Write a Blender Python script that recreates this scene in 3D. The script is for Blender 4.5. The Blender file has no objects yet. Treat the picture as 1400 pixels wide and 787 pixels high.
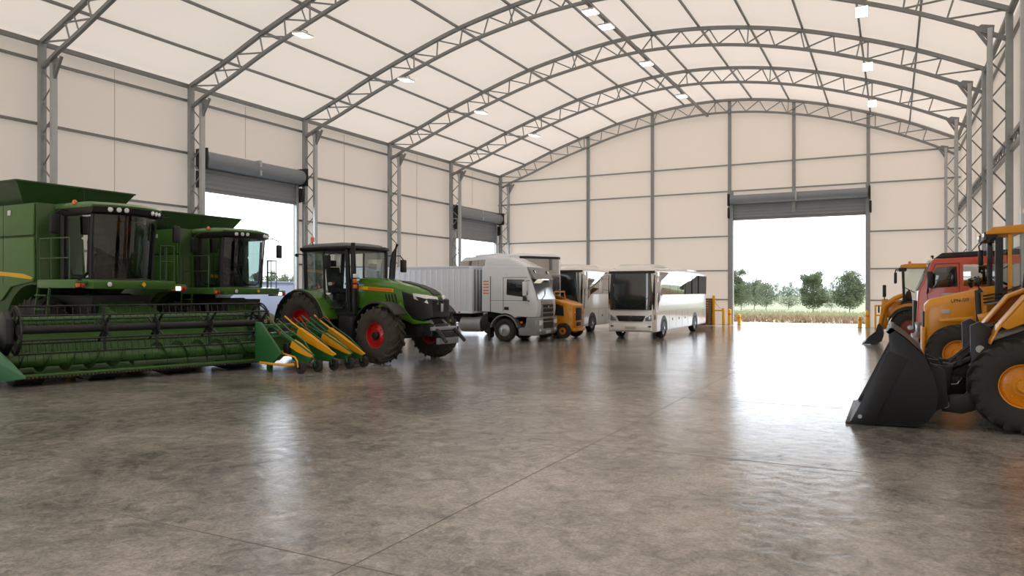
import bpy, bmesh, math, random
from mathutils import Vector, Matrix, Euler
SC = bpy.context.scene
COL = SC.collection
PI = math.pi
R = math.radians
rnd = random.Random(7)

# ------------------------------------------------------------------ camera, world, sun, exposure
CAM_H = 2.0
cam_d = bpy.data.cameras.new('camera')
cam = bpy.data.objects.new('camera', cam_d); COL.objects.link(cam)
cam_d.sensor_width = 36.0
cam_d.lens = 36.0 * 1000.0 / 1400.0
cam_d.shift_y = 4.5 / 1400.0
cam_d.clip_end = 2000
cam.location = (0, 0, CAM_H)
cam.rotation_euler = (R(90), 0, math.atan(521 / 1000.0))
SC.camera = cam

SKY_STRENGTH = 2.25
SUN_STRENGTH = 3.2
w = bpy.data.worlds.new('sky'); SC.world = w; w.use_nodes = True
nt = w.node_tree; nt.nodes.clear()
out = nt.nodes.new('ShaderNodeOutputWorld'); bg = nt.nodes.new('ShaderNodeBackground')
tc = nt.nodes.new('ShaderNodeTexCoord'); sp = nt.nodes.new('ShaderNodeSeparateXYZ')
rp = nt.nodes.new('ShaderNodeValToRGB')
nt.links.new(tc.outputs['Generated'], sp.inputs[0]); nt.links.new(sp.outputs['Z'], rp.inputs[0])
rp.color_ramp.elements[0].position = 0.0; rp.color_ramp.elements[0].color = (0.88, 0.94, 1.0, 1)
rp.color_ramp.elements[1].position = 0.8; rp.color_ramp.elements[1].color = (0.70, 0.83, 1.0, 1)
nt.links.new(rp.outputs[0], bg.inputs[0]); bg.inputs[1].default_value = SKY_STRENGTH
nt.links.new(bg.outputs[0], out.inputs[0])

sun_d = bpy.data.lights.new('sun', 'SUN'); sun = bpy.data.objects.new('sun', sun_d); COL.objects.link(sun)
sun_d.energy = SUN_STRENGTH; sun_d.angle = R(2.0); sun_d.color = (1.0, 0.95, 0.87)
sun.rotation_euler = Vector((-0.35, -0.45, -1.0)).to_track_quat('-Z', 'Y').to_euler()   # from beyond the end wall, to the right
sun.location = (10, 60, 40)

SC.view_settings.view_transform = 'Standard'
SC.view_settings.look = 'None'
SC.view_settings.exposure = 0.61
SC.view_settings.gamma = 1.0
SC.view_settings.use_curve_mapping = False
SC.cycles.use_denoising = True
SC.cycles.max_bounces = 10
SC.cycles.diffuse_bounces = 6
SC.cycles.glossy_bounces = 4
SC.cycles.transparent_max_bounces = 16
SC.cycles.sample_clamp_indirect = 6.0
SC.cycles.caustics_reflective = False
SC.cycles.caustics_refractive = False

# ------------------------------------------------------------------ helpers
def lin(h):
    h = h.lstrip('#'); o = []
    for k in (0, 2, 4):
        c = int(h[k:k + 2], 16) / 255.0
        o.append(c / 12.92 if c <= 0.04045 else ((c + 0.055) / 1.055) ** 2.4)
    return (*o, 1.0)

M = {}
def mat(name, hx, rough=0.5, metal=0.0, coat=0.0, var=0.12, scale=6.0, spec=0.5, bump=0.0):
    m = bpy.data.materials.new(name); m.use_nodes = True; nt = m.node_tree
    b = nt.nodes['Principled BSDF']
    c = lin(hx)
    b.inputs['Metallic'].default_value = metal
    b.inputs['Coat Weight'].default_value = coat
    b.inputs['Coat Roughness'].default_value = 0.08
    b.inputs['Specular IOR Level'].default_value = spec
    tc = nt.nodes.new('ShaderNodeTexCoord'); n = nt.nodes.new('ShaderNodeTexNoise')
    n.inputs['Scale'].default_value = scale; n.inputs['Detail'].default_value = 4
    nt.links.new(tc.outputs['Object'], n.inputs['Vector'])
    mx = nt.nodes.new('ShaderNodeMix'); mx.data_type = 'RGBA'
    mx.inputs['A'].default_value = tuple(v * (1 - var) for v in c[:3]) + (1,)
    mx.inputs['B'].default_value = tuple(min(1, v * (1 + var)) for v in c[:3]) + (1,)
    nt.links.new(n.outputs['Fac'], mx.inputs['Factor']); nt.links.new(mx.outputs['Result'], b.inputs['Base Color'])
    mr = nt.nodes.new('ShaderNodeMapRange'); mr.inputs['To Min'].default_value = max(0.02, rough - 0.06); mr.inputs['To Max'].default_value = min(1, rough + 0.06)
    nt.links.new(n.outputs['Fac'], mr.inputs['Value']); nt.links.new(mr.outputs['Result'], b.inputs['Roughness'])
    if bump:
        bp = nt.nodes.new('ShaderNodeBump'); bp.inputs['Strength'].default_value = bump; bp.inputs['Distance'].default_value = 0.02
        nt.links.new(n.outputs['Fac'], bp.inputs['Height']); nt.links.new(bp.outputs['Normal'], b.inputs['Normal'])
    M[name] = m; return m

def emit(name, hx, strength):
    m = bpy.data.materials.new(name); m.use_nodes = True; b = m.node_tree.nodes['Principled BSDF']
    b.inputs['Base Color'].default_value = lin(hx); b.inputs['Emission Color'].default_value = lin(hx)
    b.inputs['Emission Strength'].default_value = strength; M[name] = m; return m

def glass(name, tint, refl=0.06):
    m = bpy.data.materials.new(name); m.use_nodes = True; nt = m.node_tree; nt.nodes.clear()
    o = nt.nodes.new('ShaderNodeOutputMaterial'); mx = nt.nodes.new('ShaderNodeMixShader')
    t = nt.nodes.new('ShaderNodeBsdfTransparent'); t.inputs[0].default_value = lin(tint)
    g = nt.nodes.new('ShaderNodeBsdfGlossy'); g.inputs['Roughness'].default_value = 0.02
    lw = nt.nodes.new('ShaderNodeLayerWeight'); lw.inputs['Blend'].default_value = 0.35
    mr = nt.nodes.new('ShaderNodeMapRange'); mr.inputs['To Min'].default_value = refl; mr.inputs['To Max'].default_value = 0.7
    nt.links.new(lw.outputs['Fresnel'], mr.inputs['Value']); nt.links.new(mr.outputs['Result'], mx.inputs[0])
    nt.links.new(t.outputs[0], mx.inputs[1]); nt.links.new(g.outputs[0], mx.inputs[2]); nt.links.new(mx.outputs[0], o.inputs[0])
    M[name] = m; return m

class MB:
    """collects geometry; build() links it as one mesh object"""
    def __init__(s): s.v = []; s.f = []
    def add(s, vs, fs):
        n = len(s.v); s.v += [tuple(p) for p in vs]; s.f += [tuple(i + n for i in q) for q in fs]; return s
    def box(s, x0, x1, y0, y1, z0, z1):
        v = [(x, y, z) for x in (x0, x1) for y in (y0, y1) for z in (z0, z1)]
        return s.add(v, [(0, 1, 3, 2), (4, 6, 7, 5), (0, 4, 5, 1), (2, 3, 7, 6), (0, 2, 6, 4), (1, 5, 7, 3)])
    def loft(s, rings, cap=True, close=True):
        n = len(rings[0]); vs = [p for r in rings for p in r]; fs = []
        for i in range(len(rings) - 1):
            for j in range(n if close else n - 1):
                k = (j + 1) % n
                fs.append((i * n + j, i * n + k, (i + 1) * n + k, (i + 1) * n + j))
        if cap:
            fs.append(tuple(range(n))[::-1]); fs.append(tuple((len(rings) - 1) * n + j for j in range(n)))
        return s.add(vs, fs)
    def prism(s, pts, ax, a, b):
        g = {'x': lambda p, t: (t, p[0], p[1]), 'y': lambda p, t: (p[0], t, p[1]), 'z': lambda p, t: (p[0], p[1], t)}[ax]
        return s.loft([[g(p, a) for p in pts], [g(p, b) for p in pts]])
    def bar(s, p, q, w_, h_=None, up=(0, 0, 1)):
        h_ = h_ or w_; p = Vector(p); q = Vector(q); d = (q - p).normalized(); u = Vector(up)
        if abs(d.dot(u)) > 0.98: u = Vector((1, 0, 0))
        a = d.cross(u).normalized() * (w_ / 2); b = a.normalized().cross(d) * (h_ / 2)
        return s.loft([[c + a + b, c - a + b, c - a - b, c + a - b] for c in (p, q)])
    def path(s, pts, r, n=8, up=(0, 0, 1), closed=False, rot=0.0):
        P = [Vector(p) for p in pts]; rings = []; N = len(P)
        for i in range(N):
            if closed: t = P[(i + 1) % N] - P[i - 1]
            else: t = P[min(i + 1, N - 1)] - P[max(i - 1, 0)]
            t.normalize(); u = Vector(up)
            if abs(t.dot(u)) > 0.97: u = Vector((1, 0, 0)) if abs(t.x) < 0.9 else Vector((0, 1, 0))
            a = t.cross(u).normalized(); b = a.cross(t)
            rr = r[i] if isinstance(r, (list, tuple)) else r
            rings.append([P[i] + (a * math.cos(2 * PI * k / n + rot) + b * math.sin(2 * PI * k / n + rot)) * rr for k in range(n)])
        if closed: rings.append(rings[0]); return s.loft(rings, cap=False)
        return s.loft(rings)
    def cyl(s, p, q, r, n=16, r2=None):
        return s.path([p, q], [r, r if r2 is None else r2], n)
    def lathe(s, prof, ax='y', c=(0, 0, 0), n=32, cap=True):
        rings = []
        for (r, t) in prof:
            ring = []
            for k in range(n):
                a = 2 * PI * k / n; x, y = r * math.cos(a), r * math.sin(a)
                p = {'y': (x, t, y), 'z': (x, y, t), 'x': (t, x, y)}[ax]
                ring.append((p[0] + c[0], p[1] + c[1], p[2] + c[2]))
            rings.append(ring)
        return s.loft(rings, cap=cap)
    def quad(s, a, b, c, d): return s.add([a, b, c, d], [(0, 1, 2, 3)])
    def build(s, name, m, parent=None, bev=0.0, smooth=35, loc=None):
        me = bpy.data.meshes.new(name)
        bm = bmesh.new(); vs = [bm.verts.new(p) for p in s.v]
        for f in s.f:
            try: bm.faces.new([vs[i] for i in f])
            except ValueError: pass
        bmesh.ops.recalc_face_normals(bm, faces=bm.faces)
        if bev:
            es = [e for e in bm.edges if len(e.link_faces) == 2 and e.calc_face_angle(0) > R(28)]
            bmesh.ops.bevel(bm, geom=es, offset=bev, segments=2, affect='EDGES', clamp_overlap=True, profile=0.5)
        bm.to_mesh(me); bm.free()
        for p in me.polygons: p.use_smooth = bool(smooth)
        if smooth: me.set_sharp_from_angle(angle=R(smooth))
        if m: me.materials.append(M[m] if isinstance(m, str) else m)
        o = bpy.data.objects.new(name, me); COL.objects.link(o)
        if parent: o.parent = parent
        if loc: o.location = loc
        return o

def tag(o, label, cat=None, group=None, kind=None):
    if label: o['label'] = label
    if cat: o['category'] = cat
    if group: o['group'] = group
    if kind: o['kind'] = kind
    return o
def thing(name, label, cat, loc=(0, 0, 0), rz=0.0, group=None, scale=1.0):
    o = bpy.data.objects.new(name, None); COL.objects.link(o); o.empty_display_size = 0.3
    o.location = loc; o.rotation_euler = (0, 0, R(rz)); o.scale = (scale,) * 3
    return tag(o, label, cat, group)
def struct(o): o['kind'] = 'structure'; return o
def dup(o, parent=None):
    c = o.copy(); COL.objects.link(c)
    if parent: c.parent = parent
    for ch in list(o.children): dup(ch, c)
    return c
def lettering(txt, size, m, parent, loc, rot, name='lettering', ext=0.003):
    cu = bpy.data.curves.new(name, 'FONT'); cu.body = txt; cu.size = size; cu.extrude = ext
    cu.align_x = 'CENTER'; cu.align_y = 'CENTER'; cu.materials.append(M[m])
    f = bpy.data.objects.new(name, cu); COL.objects.link(f)
    me = bpy.data.meshes.new_from_object(f.evaluated_get(bpy.context.evaluated_depsgraph_get()))
    bpy.data.objects.remove(f); bpy.data.curves.remove(cu)
    me.materials.clear(); me.materials.append(M[m]); me.name = name
    o = bpy.data.objects.new(name, me); COL.objects.link(o); o.parent = parent; o.location = loc; o.rotation_euler = rot
    return o
def arc(cx, cz, r, a0, a1, n):
    return [(cx + r * math.cos(R(a0 + (a1 - a0) * k / n)), cz + r * math.sin(R(a0 + (a1 - a0) * k / n))) for k in range(n + 1)]

# ------------------------------------------------------------------ materials
mat('steel', '#9a9ea0', 0.45, 0.3, var=0.15, scale=4)
mat('steel_dark', '#8d8f90', 0.5, 0.3, var=0.15, scale=4)
mat('steel_light', '#b4b8ba', 0.4, 0.5, var=0.1)
mat('jd_green', '#4a7436', 0.32, 0, 0.35, var=0.06)
mat('jd_green_dark', '#304f1e', 0.4, 0, 0.2, var=0.08)
mat('head_green', '#24653f', 0.35, 0, 0.3, var=0.06)
mat('tank_green', '#2c4d22', 0.45, 0, 0.1, var=0.08)
mat('yellow_decal', '#e8b820', 0.4, var=0.05)
mat('implement_yellow', '#e8a512', 0.4, 0, 0.15, var=0.1)
mat('implement_green', '#22602f', 0.4, 0, 0.2, var=0.1)
mat('black_plastic', '#1b1c1d', 0.5, var=0.15)
mat('black_metal', '#232426', 0.45, 0.2, var=0.2)
mat('dark_iron', '#33312f', 0.55, 0.3, var=0.25)
mat('rubber', '#2c2b29', 0.78, var=0.25, scale=9, bump=0.15)
mat('rubber_dusty', '#3f3a34', 0.85, var=0.3, scale=7, bump=0.2)
mat('tractor_green', '#48781f', 0.25, 0, 0.5, var=0.05)
mat('red_rim', '#b8201a', 0.35, 0, 0.3, var=0.08)
mat('orange_decal', '#e0701c', 0.4, var=0.1)
mat('cab_grey', '#6b6f70', 0.5, var=0.1)
mat('seat_fabric', '#3c3d40', 0.85, var=0.2, scale=30)
mat('truck_white', '#e0e4ea', 0.3, 0, 0.4, var=0.03)
mat('truck_grey', '#8b8d90', 0.42, 0.1, 0.1, var=0.05)
mat('trailer_white', '#e6ecf8', 0.45, 0, 0.1, var=0.04)
mat('coach_white', '#ece9e6', 0.22, 0, 0.6, var=0.02)
mat('chrome', '#d0d2d4', 0.15, 1.0, var=0.03)
mat('alloy', '#b9bbbd', 0.35, 0.8, var=0.08)
mat('loader_yellow', '#d9900e', 0.36, 0, 0.25, var=0.1)
mat('loader_rim', '#dd8f12', 0.4, 0, 0.2, var=0.1)
mat('bucket_black', '#111317', 0.45, 0.2, 0.05, var=0.15, scale=3)
mat('rust_rim', '#8a4638', 0.6, 0.1, var=0.2)
mat('truck_red', '#cb4a2a', 0.3, 0, 0.4, var=0.05)
mat('head_lens', '#8d9294', 0.12, 0.5, 0.8, var=0.2, scale=25)
mat('tan_metal', '#a2946a', 0.5, 0.2)
mat('seam', '#c9bcae', 0.8, var=0.03)
mat('plate', '#b9b9b4', 0.4, var=0.05)
mat('shutter_grey', '#8b9199', 0.4, 0.15, var=0.06)
mat('bollard_yellow', '#e6ab12', 0.45, var=0.08)
mat('wood', '#7a5a3a', 0.75, var=0.3, scale=12)
mat('motor_black', '#2b2d2f', 0.5, 0.2)
mat('white_plastic', '#e8e8e6', 0.4, var=0.03)
mat('red_lens', '#b3180f', 0.2, 0, 0.5, var=0.03)
mat('orange_lens', '#e8731a', 0.2, 0, 0.5, var=0.03)
mat('clear_lens', '#e9ecee', 0.1, 0.2, 0.8, var=0.03)
emit('lamp_on', '#fff6e6', 7.0)
emit('head_on', '#fff2d8', 1.2)
glass('glass_cab', '#a9b8b4', 0.05)
glass('glass_clear', '#eaf2f0', 0.05)
glass('glass_dark', '#3a4444', 0.10)
glass('glass_coach', '#2b3335', 0.5)
mat('glass_black', '#24292b', 0.06, 0, 1.0, var=0.1, scale=2, spec=0.8)

def membrane(name, hx, trans, trans_w):
    m = bpy.data.materials.new(name); m.use_nodes = True; nt = m.node_tree; nt.nodes.clear()
    o = nt.nodes.new('ShaderNodeOutputMaterial'); mx = nt.nodes.new('ShaderNodeMixShader')
    d = nt.nodes.new('ShaderNodeBsdfDiffuse'); t = nt.nodes.new('ShaderNodeBsdfTranslucent')
    d.inputs[0].default_value = lin(hx); t.inputs[0].default_value = lin(trans)
    mx.inputs[0].default_value = trans_w
    tc = nt.nodes.new('ShaderNodeTexCoord'); n = nt.nodes.new('ShaderNodeTexNoise')
    n.inputs['Scale'].default_value = 0.35; n.inputs['Detail'].default_value = 3
    bp = nt.nodes.new('ShaderNodeBump'); bp.inputs['Strength'].default_value = 0.25; bp.inputs['Distance'].default_value = 0.15
    nt.links.new(tc.outputs['Object'], n.inputs['Vector']); nt.links.new(n.outputs['Fac'], bp.inputs['Height'])
    nt.links.new(bp.outputs['Normal'], d.inputs['Normal'])
    nt.links.new(d.outputs[0], mx.inputs[1]); nt.links.new(t.outputs[0], mx.inputs[2]); nt.links.new(mx.outputs[0], o.inputs[0])
    M[name] = m
membrane('membrane_roof', '#eee5dc', '#f2dfcd', 0.172)
membrane('membrane_wall', '#ece2d9', '#ead9ca', 0.155)

def floor_material():
    m = bpy.data.materials.new('polished_concrete'); m.use_nodes = True; nt = m.node_tree
    b = nt.nodes['Principled BSDF']; L = nt.links.new
    g = nt.nodes.new('ShaderNodeNewGeometry')
    def noise(scale, detail, rough=0.6, dist=0.0):
        n = nt.nodes.new('ShaderNodeTexNoise'); n.inputs['Scale'].default_value = scale; n.inputs['Detail'].default_value = detail
        n.inputs['Roughness'].default_value = rough; n.inputs['Distortion'].default_value = dist
        L(g.outputs['Position'], n.inputs['Vector']); return n
    n1 = noise(0.5, 8, 0.7, 0.6); n2 = noise(4.5, 9, 0.72, 1.0); n3 = noise(30, 5, 0.65)
    r1 = nt.nodes.new('ShaderNodeValToRGB'); e = r1.color_ramp.elements
    e[0].position = 0.40; e[0].color = lin('#6b6966'); e[1].position = 0.61; e[1].color = lin('#c3bcb5')
    a = nt.nodes.new('ShaderNodeMath'); a.operation = 'MULTIPLY_ADD'; a.inputs[1].default_value = 0.5
    L(n2.outputs['Fac'], a.inputs[0])
    h1 = nt.nodes.new('ShaderNodeMath'); h1.operation = 'MULTIPLY'; h1.inputs[1].default_value = 0.5; L(n1.outputs['Fac'], h1.inputs[0]); L(h1.outputs[0], a.inputs[2])
    L(a.outputs[0], r1.inputs[0])
    mx = nt.nodes.new('ShaderNodeMix'); mx.data_type = 'RGBA'; mx.blend_type = 'MULTIPLY'; mx.inputs['Factor'].default_value = 0.6
    r3 = nt.nodes.new('ShaderNodeValToRGB'); r3.color_ramp.elements[0].position = 0.35; r3.color_ramp.elements[0].color = (0.45, 0.43, 0.4, 1); r3.color_ramp.elements[1].position = 0.6
    L(n3.outputs['Fac'], r3.inputs[0]); L(r1.outputs[0], mx.inputs['A']); L(r3.outputs[0], mx.inputs['B'])
    # scratches and trowel marks: thin dark veins
    n4 = noise(1.6, 6, 0.75, 1.5)
    v = nt.nodes.new('ShaderNodeValToRGB'); ve = v.color_ramp.elements
    ve[0].position = 0.485; ve[0].color = (1, 1, 1, 1); ve[1].position = 0.515; ve[1].color = (1, 1, 1, 1)
    k = ve.new(0.5); k.color = (0.66, 0.64, 0.62, 1)
    L(n4.outputs['Fac'], v.inputs[0])
    mx2 = nt.nodes.new('ShaderNodeMix'); mx2.data_type = 'RGBA'; mx2.blend_type = 'MULTIPLY'; mx2.inputs['Factor'].default_value = 0.7
    L(mx.outputs['Result'], mx2.inputs['A']); L(v.outputs[0], mx2.inputs['B'])
    L(mx2.outputs['Result'], b.inputs['Base Color'])
    mr = nt.nodes.new('ShaderNodeMapRange'); mr.inputs['From Min'].default_value = 0.3; mr.inputs['From Max'].default_value = 0.7
    mr.inputs['To Min'].default_value = 0.17; mr.inputs['To Max'].default_value = 0.06
    L(a.outputs[0], mr.inputs['Value']); L(mr.outputs['Result'], b.inputs['Roughness'])
    ms = nt.nodes.new('ShaderNodeMapRange'); ms.inputs['From Min'].default_value = 0.42; ms.inputs['From Max'].default_value = 0.56
    ms.inputs['To Min'].default_value = 0.45; ms.inputs['To Max'].default_value = 1.0
    L(n2.outputs['Fac'], ms.inputs['Value']); L(ms.outputs['Result'], b.inputs['Specular IOR Level'])
    bp = nt.nodes.new('ShaderNodeBump'); bp.inputs['Strength'].default_value = 0.2; bp.inputs['Distance'].default_value = 0.02
    L(n2.outputs['Fac'], bp.inputs['Height']); L(bp.outputs['Normal'], b.inputs['Normal'])
    M['floor'] = m
floor_material()
mat('joint', '#6a6259', 0.8, var=0.2)
mat('apron', '#b5b0a8', 0.8, var=0.12, scale=1.5)
mat('dry_grass', '#85725b', 0.95, var=0.3, scale=1.5)
mat('dry_blade', '#8f7a60', 0.9, var=0.35, scale=0.6)
mat('field_green', '#77775a', 0.95, var=0.25, scale=0.5)
mat('bark', '#4a4036', 0.9, var=0.3)
mat('wall_blue', '#6c7285', 0.7, var=0.08, scale=0.6)
def leaf_material(name, hx):
    m = bpy.data.materials.new(name); m.use_nodes = True; nt = m.node_tree; nt.nodes.clear(); L = nt.links.new
    o = nt.nodes.new('ShaderNodeOutputMaterial'); mx = nt.nodes.new('ShaderNodeMixShader'); mx.inputs[0].default_value = 0.35
    d = nt.nodes.new('ShaderNodeBsdfDiffuse'); t = nt.nodes.new('ShaderNodeBsdfTranslucent')
    g = nt.nodes.new('ShaderNodeNewGeometry'); n = nt.nodes.new('ShaderNodeTexNoise'); n.inputs['Scale'].default_value = 1.3
    L(g.outputs['Position'], n.inputs['Vector']); c = lin(hx)
    r = nt.nodes.new('ShaderNodeValToRGB'); r.color_ramp.elements[0].color = tuple(v * 0.7 for v in c[:3]) + (1,); r.color_ramp.elements[1].color = tuple(min(1, v * 1.5) for v in c[:3]) + (1,)
    L(n.outputs['Fac'], r.inputs[0]); L(r.outputs[0], d.inputs[0]); L(r.outputs[0], t.inputs[0])
    L(d.outputs[0], mx.inputs[1]); L(t.outputs[0], mx.inputs[2]); L(mx.outputs[0], o.inputs[0]); M[name] = m
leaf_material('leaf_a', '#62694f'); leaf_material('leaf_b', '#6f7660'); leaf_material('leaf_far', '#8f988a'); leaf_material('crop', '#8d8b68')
# ------------------------------------------------------------------ the hall
XL, XR = -24.62, 3.18               # fabric walls
YB, YF = 45.25, -9.0                # end walls
ARCH = [(-24.62, 9.95), (-24.35, 10.03), (-22.55, 10.62), (-20.5, 11.38), (-18.5, 12.02), (-15.9, 12.75), (-13.45, 13.2), (-11.5, 13.43), (-9.6, 13.5),
        (-7.47, 13.36), (-5.37, 13.04), (-3.26, 12.54), (-1.12, 11.85), (0.8, 11.1), (2.85, 10.12), (3.18, 9.95)]
def arch(x):
    P = ARCH; x = min(max(x, P[0][0]), P[-1][0])
    for i in range(len(P) - 1):
        if P[i][0] <= x <= P[i + 1][0]: break
    p0 = P[max(i - 1, 0)]; p1 = P[i]; p2 = P[i + 1]; p3 = P[min(i + 2, len(P) - 1)]
    h = p2[0] - p1[0]; t = (x - p1[0]) / h
    m1 = (p2[1] - p0[1]) / (p2[0] - p0[0]); m2 = (p3[1] - p1[1]) / (p3[0] - p1[0])
    return ((2 * t**3 - 3 * t**2 + 1) * p1[1] + (t**3 - 2 * t**2 + t) * h * m1 + (-2 * t**3 + 3 * t**2) * p2[1] + (t**3 - t**2) * h * m2)
MZ = 0.20                            # the fabric lies this far above the chord line
xs = sorted(set([XL + (XR - XL) * k / 72 for k in range(73)]))
def sheet(name, pts_a, pts_b, m):    # strip between two polylines
    n = len(pts_a); mb = MB(); mb.add(pts_a + pts_b, [(i, i + 1, n + i + 1, n + i) for i in range(n - 1)]); return struct(mb.build(name, m))
# roof fabric, panel seams along the frames come from the frames themselves
mb = MB(); ys = [YF + (YB - YF) * k / 30 for k in range(31)]
grid = [[(x, y, arch(x) + MZ) for x in xs] for y in ys]
mb.loft(grid, cap=False, close=False); struct(mb.build('ceiling', 'membrane_roof', smooth=60))
D1 = (20.25, 25.35, 6.1)             # side doors: y0, y1, head height
D2 = (39.35, 44.55, 5.45)
mb = MB()
def wall_piece(y0, y1, z0, z1): mb.quad((XL, y0, z0), (XL, y1, z0), (XL, y1, z1), (XL, y0, z1))
zt = arch(XL) + MZ
wall_piece(YF, D1[0], 0, zt); wall_piece(D1[0], D1[1], D1[2], zt); wall_piece(D1[1], D2[0], 0, zt)
wall_piece(D2[0], D2[1], D2[2], zt); wall_piece(D2[1], YB, 0, zt)
struct(mb.build('wall_left', 'membrane_wall'))
mb = MB(); mb.quad((XR, YF, 0), (XR, YB, 0), (XR, YB, zt), (XR, YF, zt)); struct(mb.build('wall_right', 'membrane_wall'))
BD = (-8.5, -1.37, 6.3)
def end_wall(name, Y, hole):
    mb = MB(); X = sorted(set(xs + ([hole[0], hole[1]] if hole else [])))
    for a, b in zip(X, X[1:]):
        z0 = hole[2] if hole and a >= hole[0] - 1e-6 and b <= hole[1] + 1e-6 else 0
        mb.quad((a, Y, z0), (b, Y, z0), (b, Y, arch(b) + MZ), (a, Y, arch(a) + MZ))
    return struct(mb.build(name, 'membrane_wall'))
end_wall('wall_back', YB, BD); end_wall('wall_front', YF, (-17.0, -4.5, 7.0))  # front wall opening is added, out of view, to brighten camera-facing sides and floor
mb = MB(); mb.box(XL, XR, YF, YB + 0.3, -0.2, 0); struct(mb.build('floor', 'floor', smooth=0))
# saw-cut joints in the slab
mb = MB()
for y in (-0.5, 4.2, 8.95, 13.7, 18.4, 23.1, 27.8, 32.5, 37.2, 41.9): mb.box(XL, XR, y - 0.0045, y + 0.0045, -0.02, 0.0012)
for x in (-22.3, -17.6, -12.9, -8.2, -3.5, 1.2): mb.box(x - 0.0045, x + 0.0045, YF, YB, -0.02, 0.0012)
struct(mb.build('trim_1', 'joint', smooth=0))

# purlins, girts
FR_L = [13.92, 19.57, 25.82, 32.3, 38.55, 45.0]
FR_R = [12.6, 18.85, 25.15, 31.5, 37.8, 45.0]
PX = [-22.55, -20.5, -18.5, -15.9, -13.45, -11.5, -9.6, -7.47, -5.37, -3.26, -1.12, 0.8]
tn = [1]
def trim(mb, m='steel_dark', **k): tn[0] += 1; return struct(mb.build('trim_%d' % tn[0], m, **k))
for x in PX:
    z = arch(x) + 0.12; trim(MB().box(x - 0.035, x + 0.035, YF, YB, z - 0.045, z + 0.045))
for x in (XL + 0.2, XR - 0.2):
    trim(MB().box(x - 0.07, x + 0.07, YF, YB, 9.93, 10.07))
for z in (9.47, 7.42): trim(MB().box(XL + 0.03, XL + 0.11, YF, YB, z - 0.045, z + 0.045))
for z in (5.3, 3.25, 1.45):
    for a, b in ((YF, D1[0] - 0.1), (D1[1] + 0.1, D2[0] - 0.1)):
        trim(MB().box(XL + 0.03, XL + 0.11, a, b, z - 0.04, z + 0.04))
mb = MB()
for z in (6.05, 6.4): mb.box(XR - 0.24, XR - 0.12, YF, YB, z - 0.06, z + 0.06)
y = YF
while y < YB - 1.2: mb.bar((XR - 0.18, y, 6.05), (XR - 0.18, y + 0.6, 6.4), 0.04); mb.bar((XR - 0.18, y + 0.6, 6.4), (XR - 0.18, y + 1.2, 6.05), 0.04); y += 1.2
trim(mb, 'steel')
for z in (9.47, 3.2): trim(MB().box(XR - 0.11, XR - 0.03, YF, YB, z - 0.04, z + 0.04))
# end wall posts and rails
for x in (-17.85, -13.5, -8.73, -5.1, -1.22):
    z0 = 6.6 if x == -5.1 else 0
    trim(MB().box(x - 0.09, x + 0.09, YB - 0.2, YB - 0.02, z0, arch(x) + 0.02), 'steel')
for z, segs in ((9.6, ((XL, XR),)), (8.02, ((XL, XR),)), (5.32, ((XL, -8.75), (-1.2, XR))), (3.25, ((XL, -8.75), (-1.2, XR))), (1.5, ((XL, -8.75), (-1.2, XR)))):
    for a, b in segs: trim(MB().box(a, b, YB - 0.11, YB - 0.03, z - 0.04, z + 0.04), 'steel')

# vertical seams where the wall cloths meet
mb = MB()
for k in range(5):
    a, b = FR_L[k], FR_L[k + 1]
    for q in (0.47,):
        yy = a + (b - a) * q
        z0 = 7.7 if k in (1, 4) else 0
        mb.box(XL + 0.005, XL + 0.02, yy - 0.006, yy + 0.006, z0, 9.9)
trim(mb, 'seam')

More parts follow.
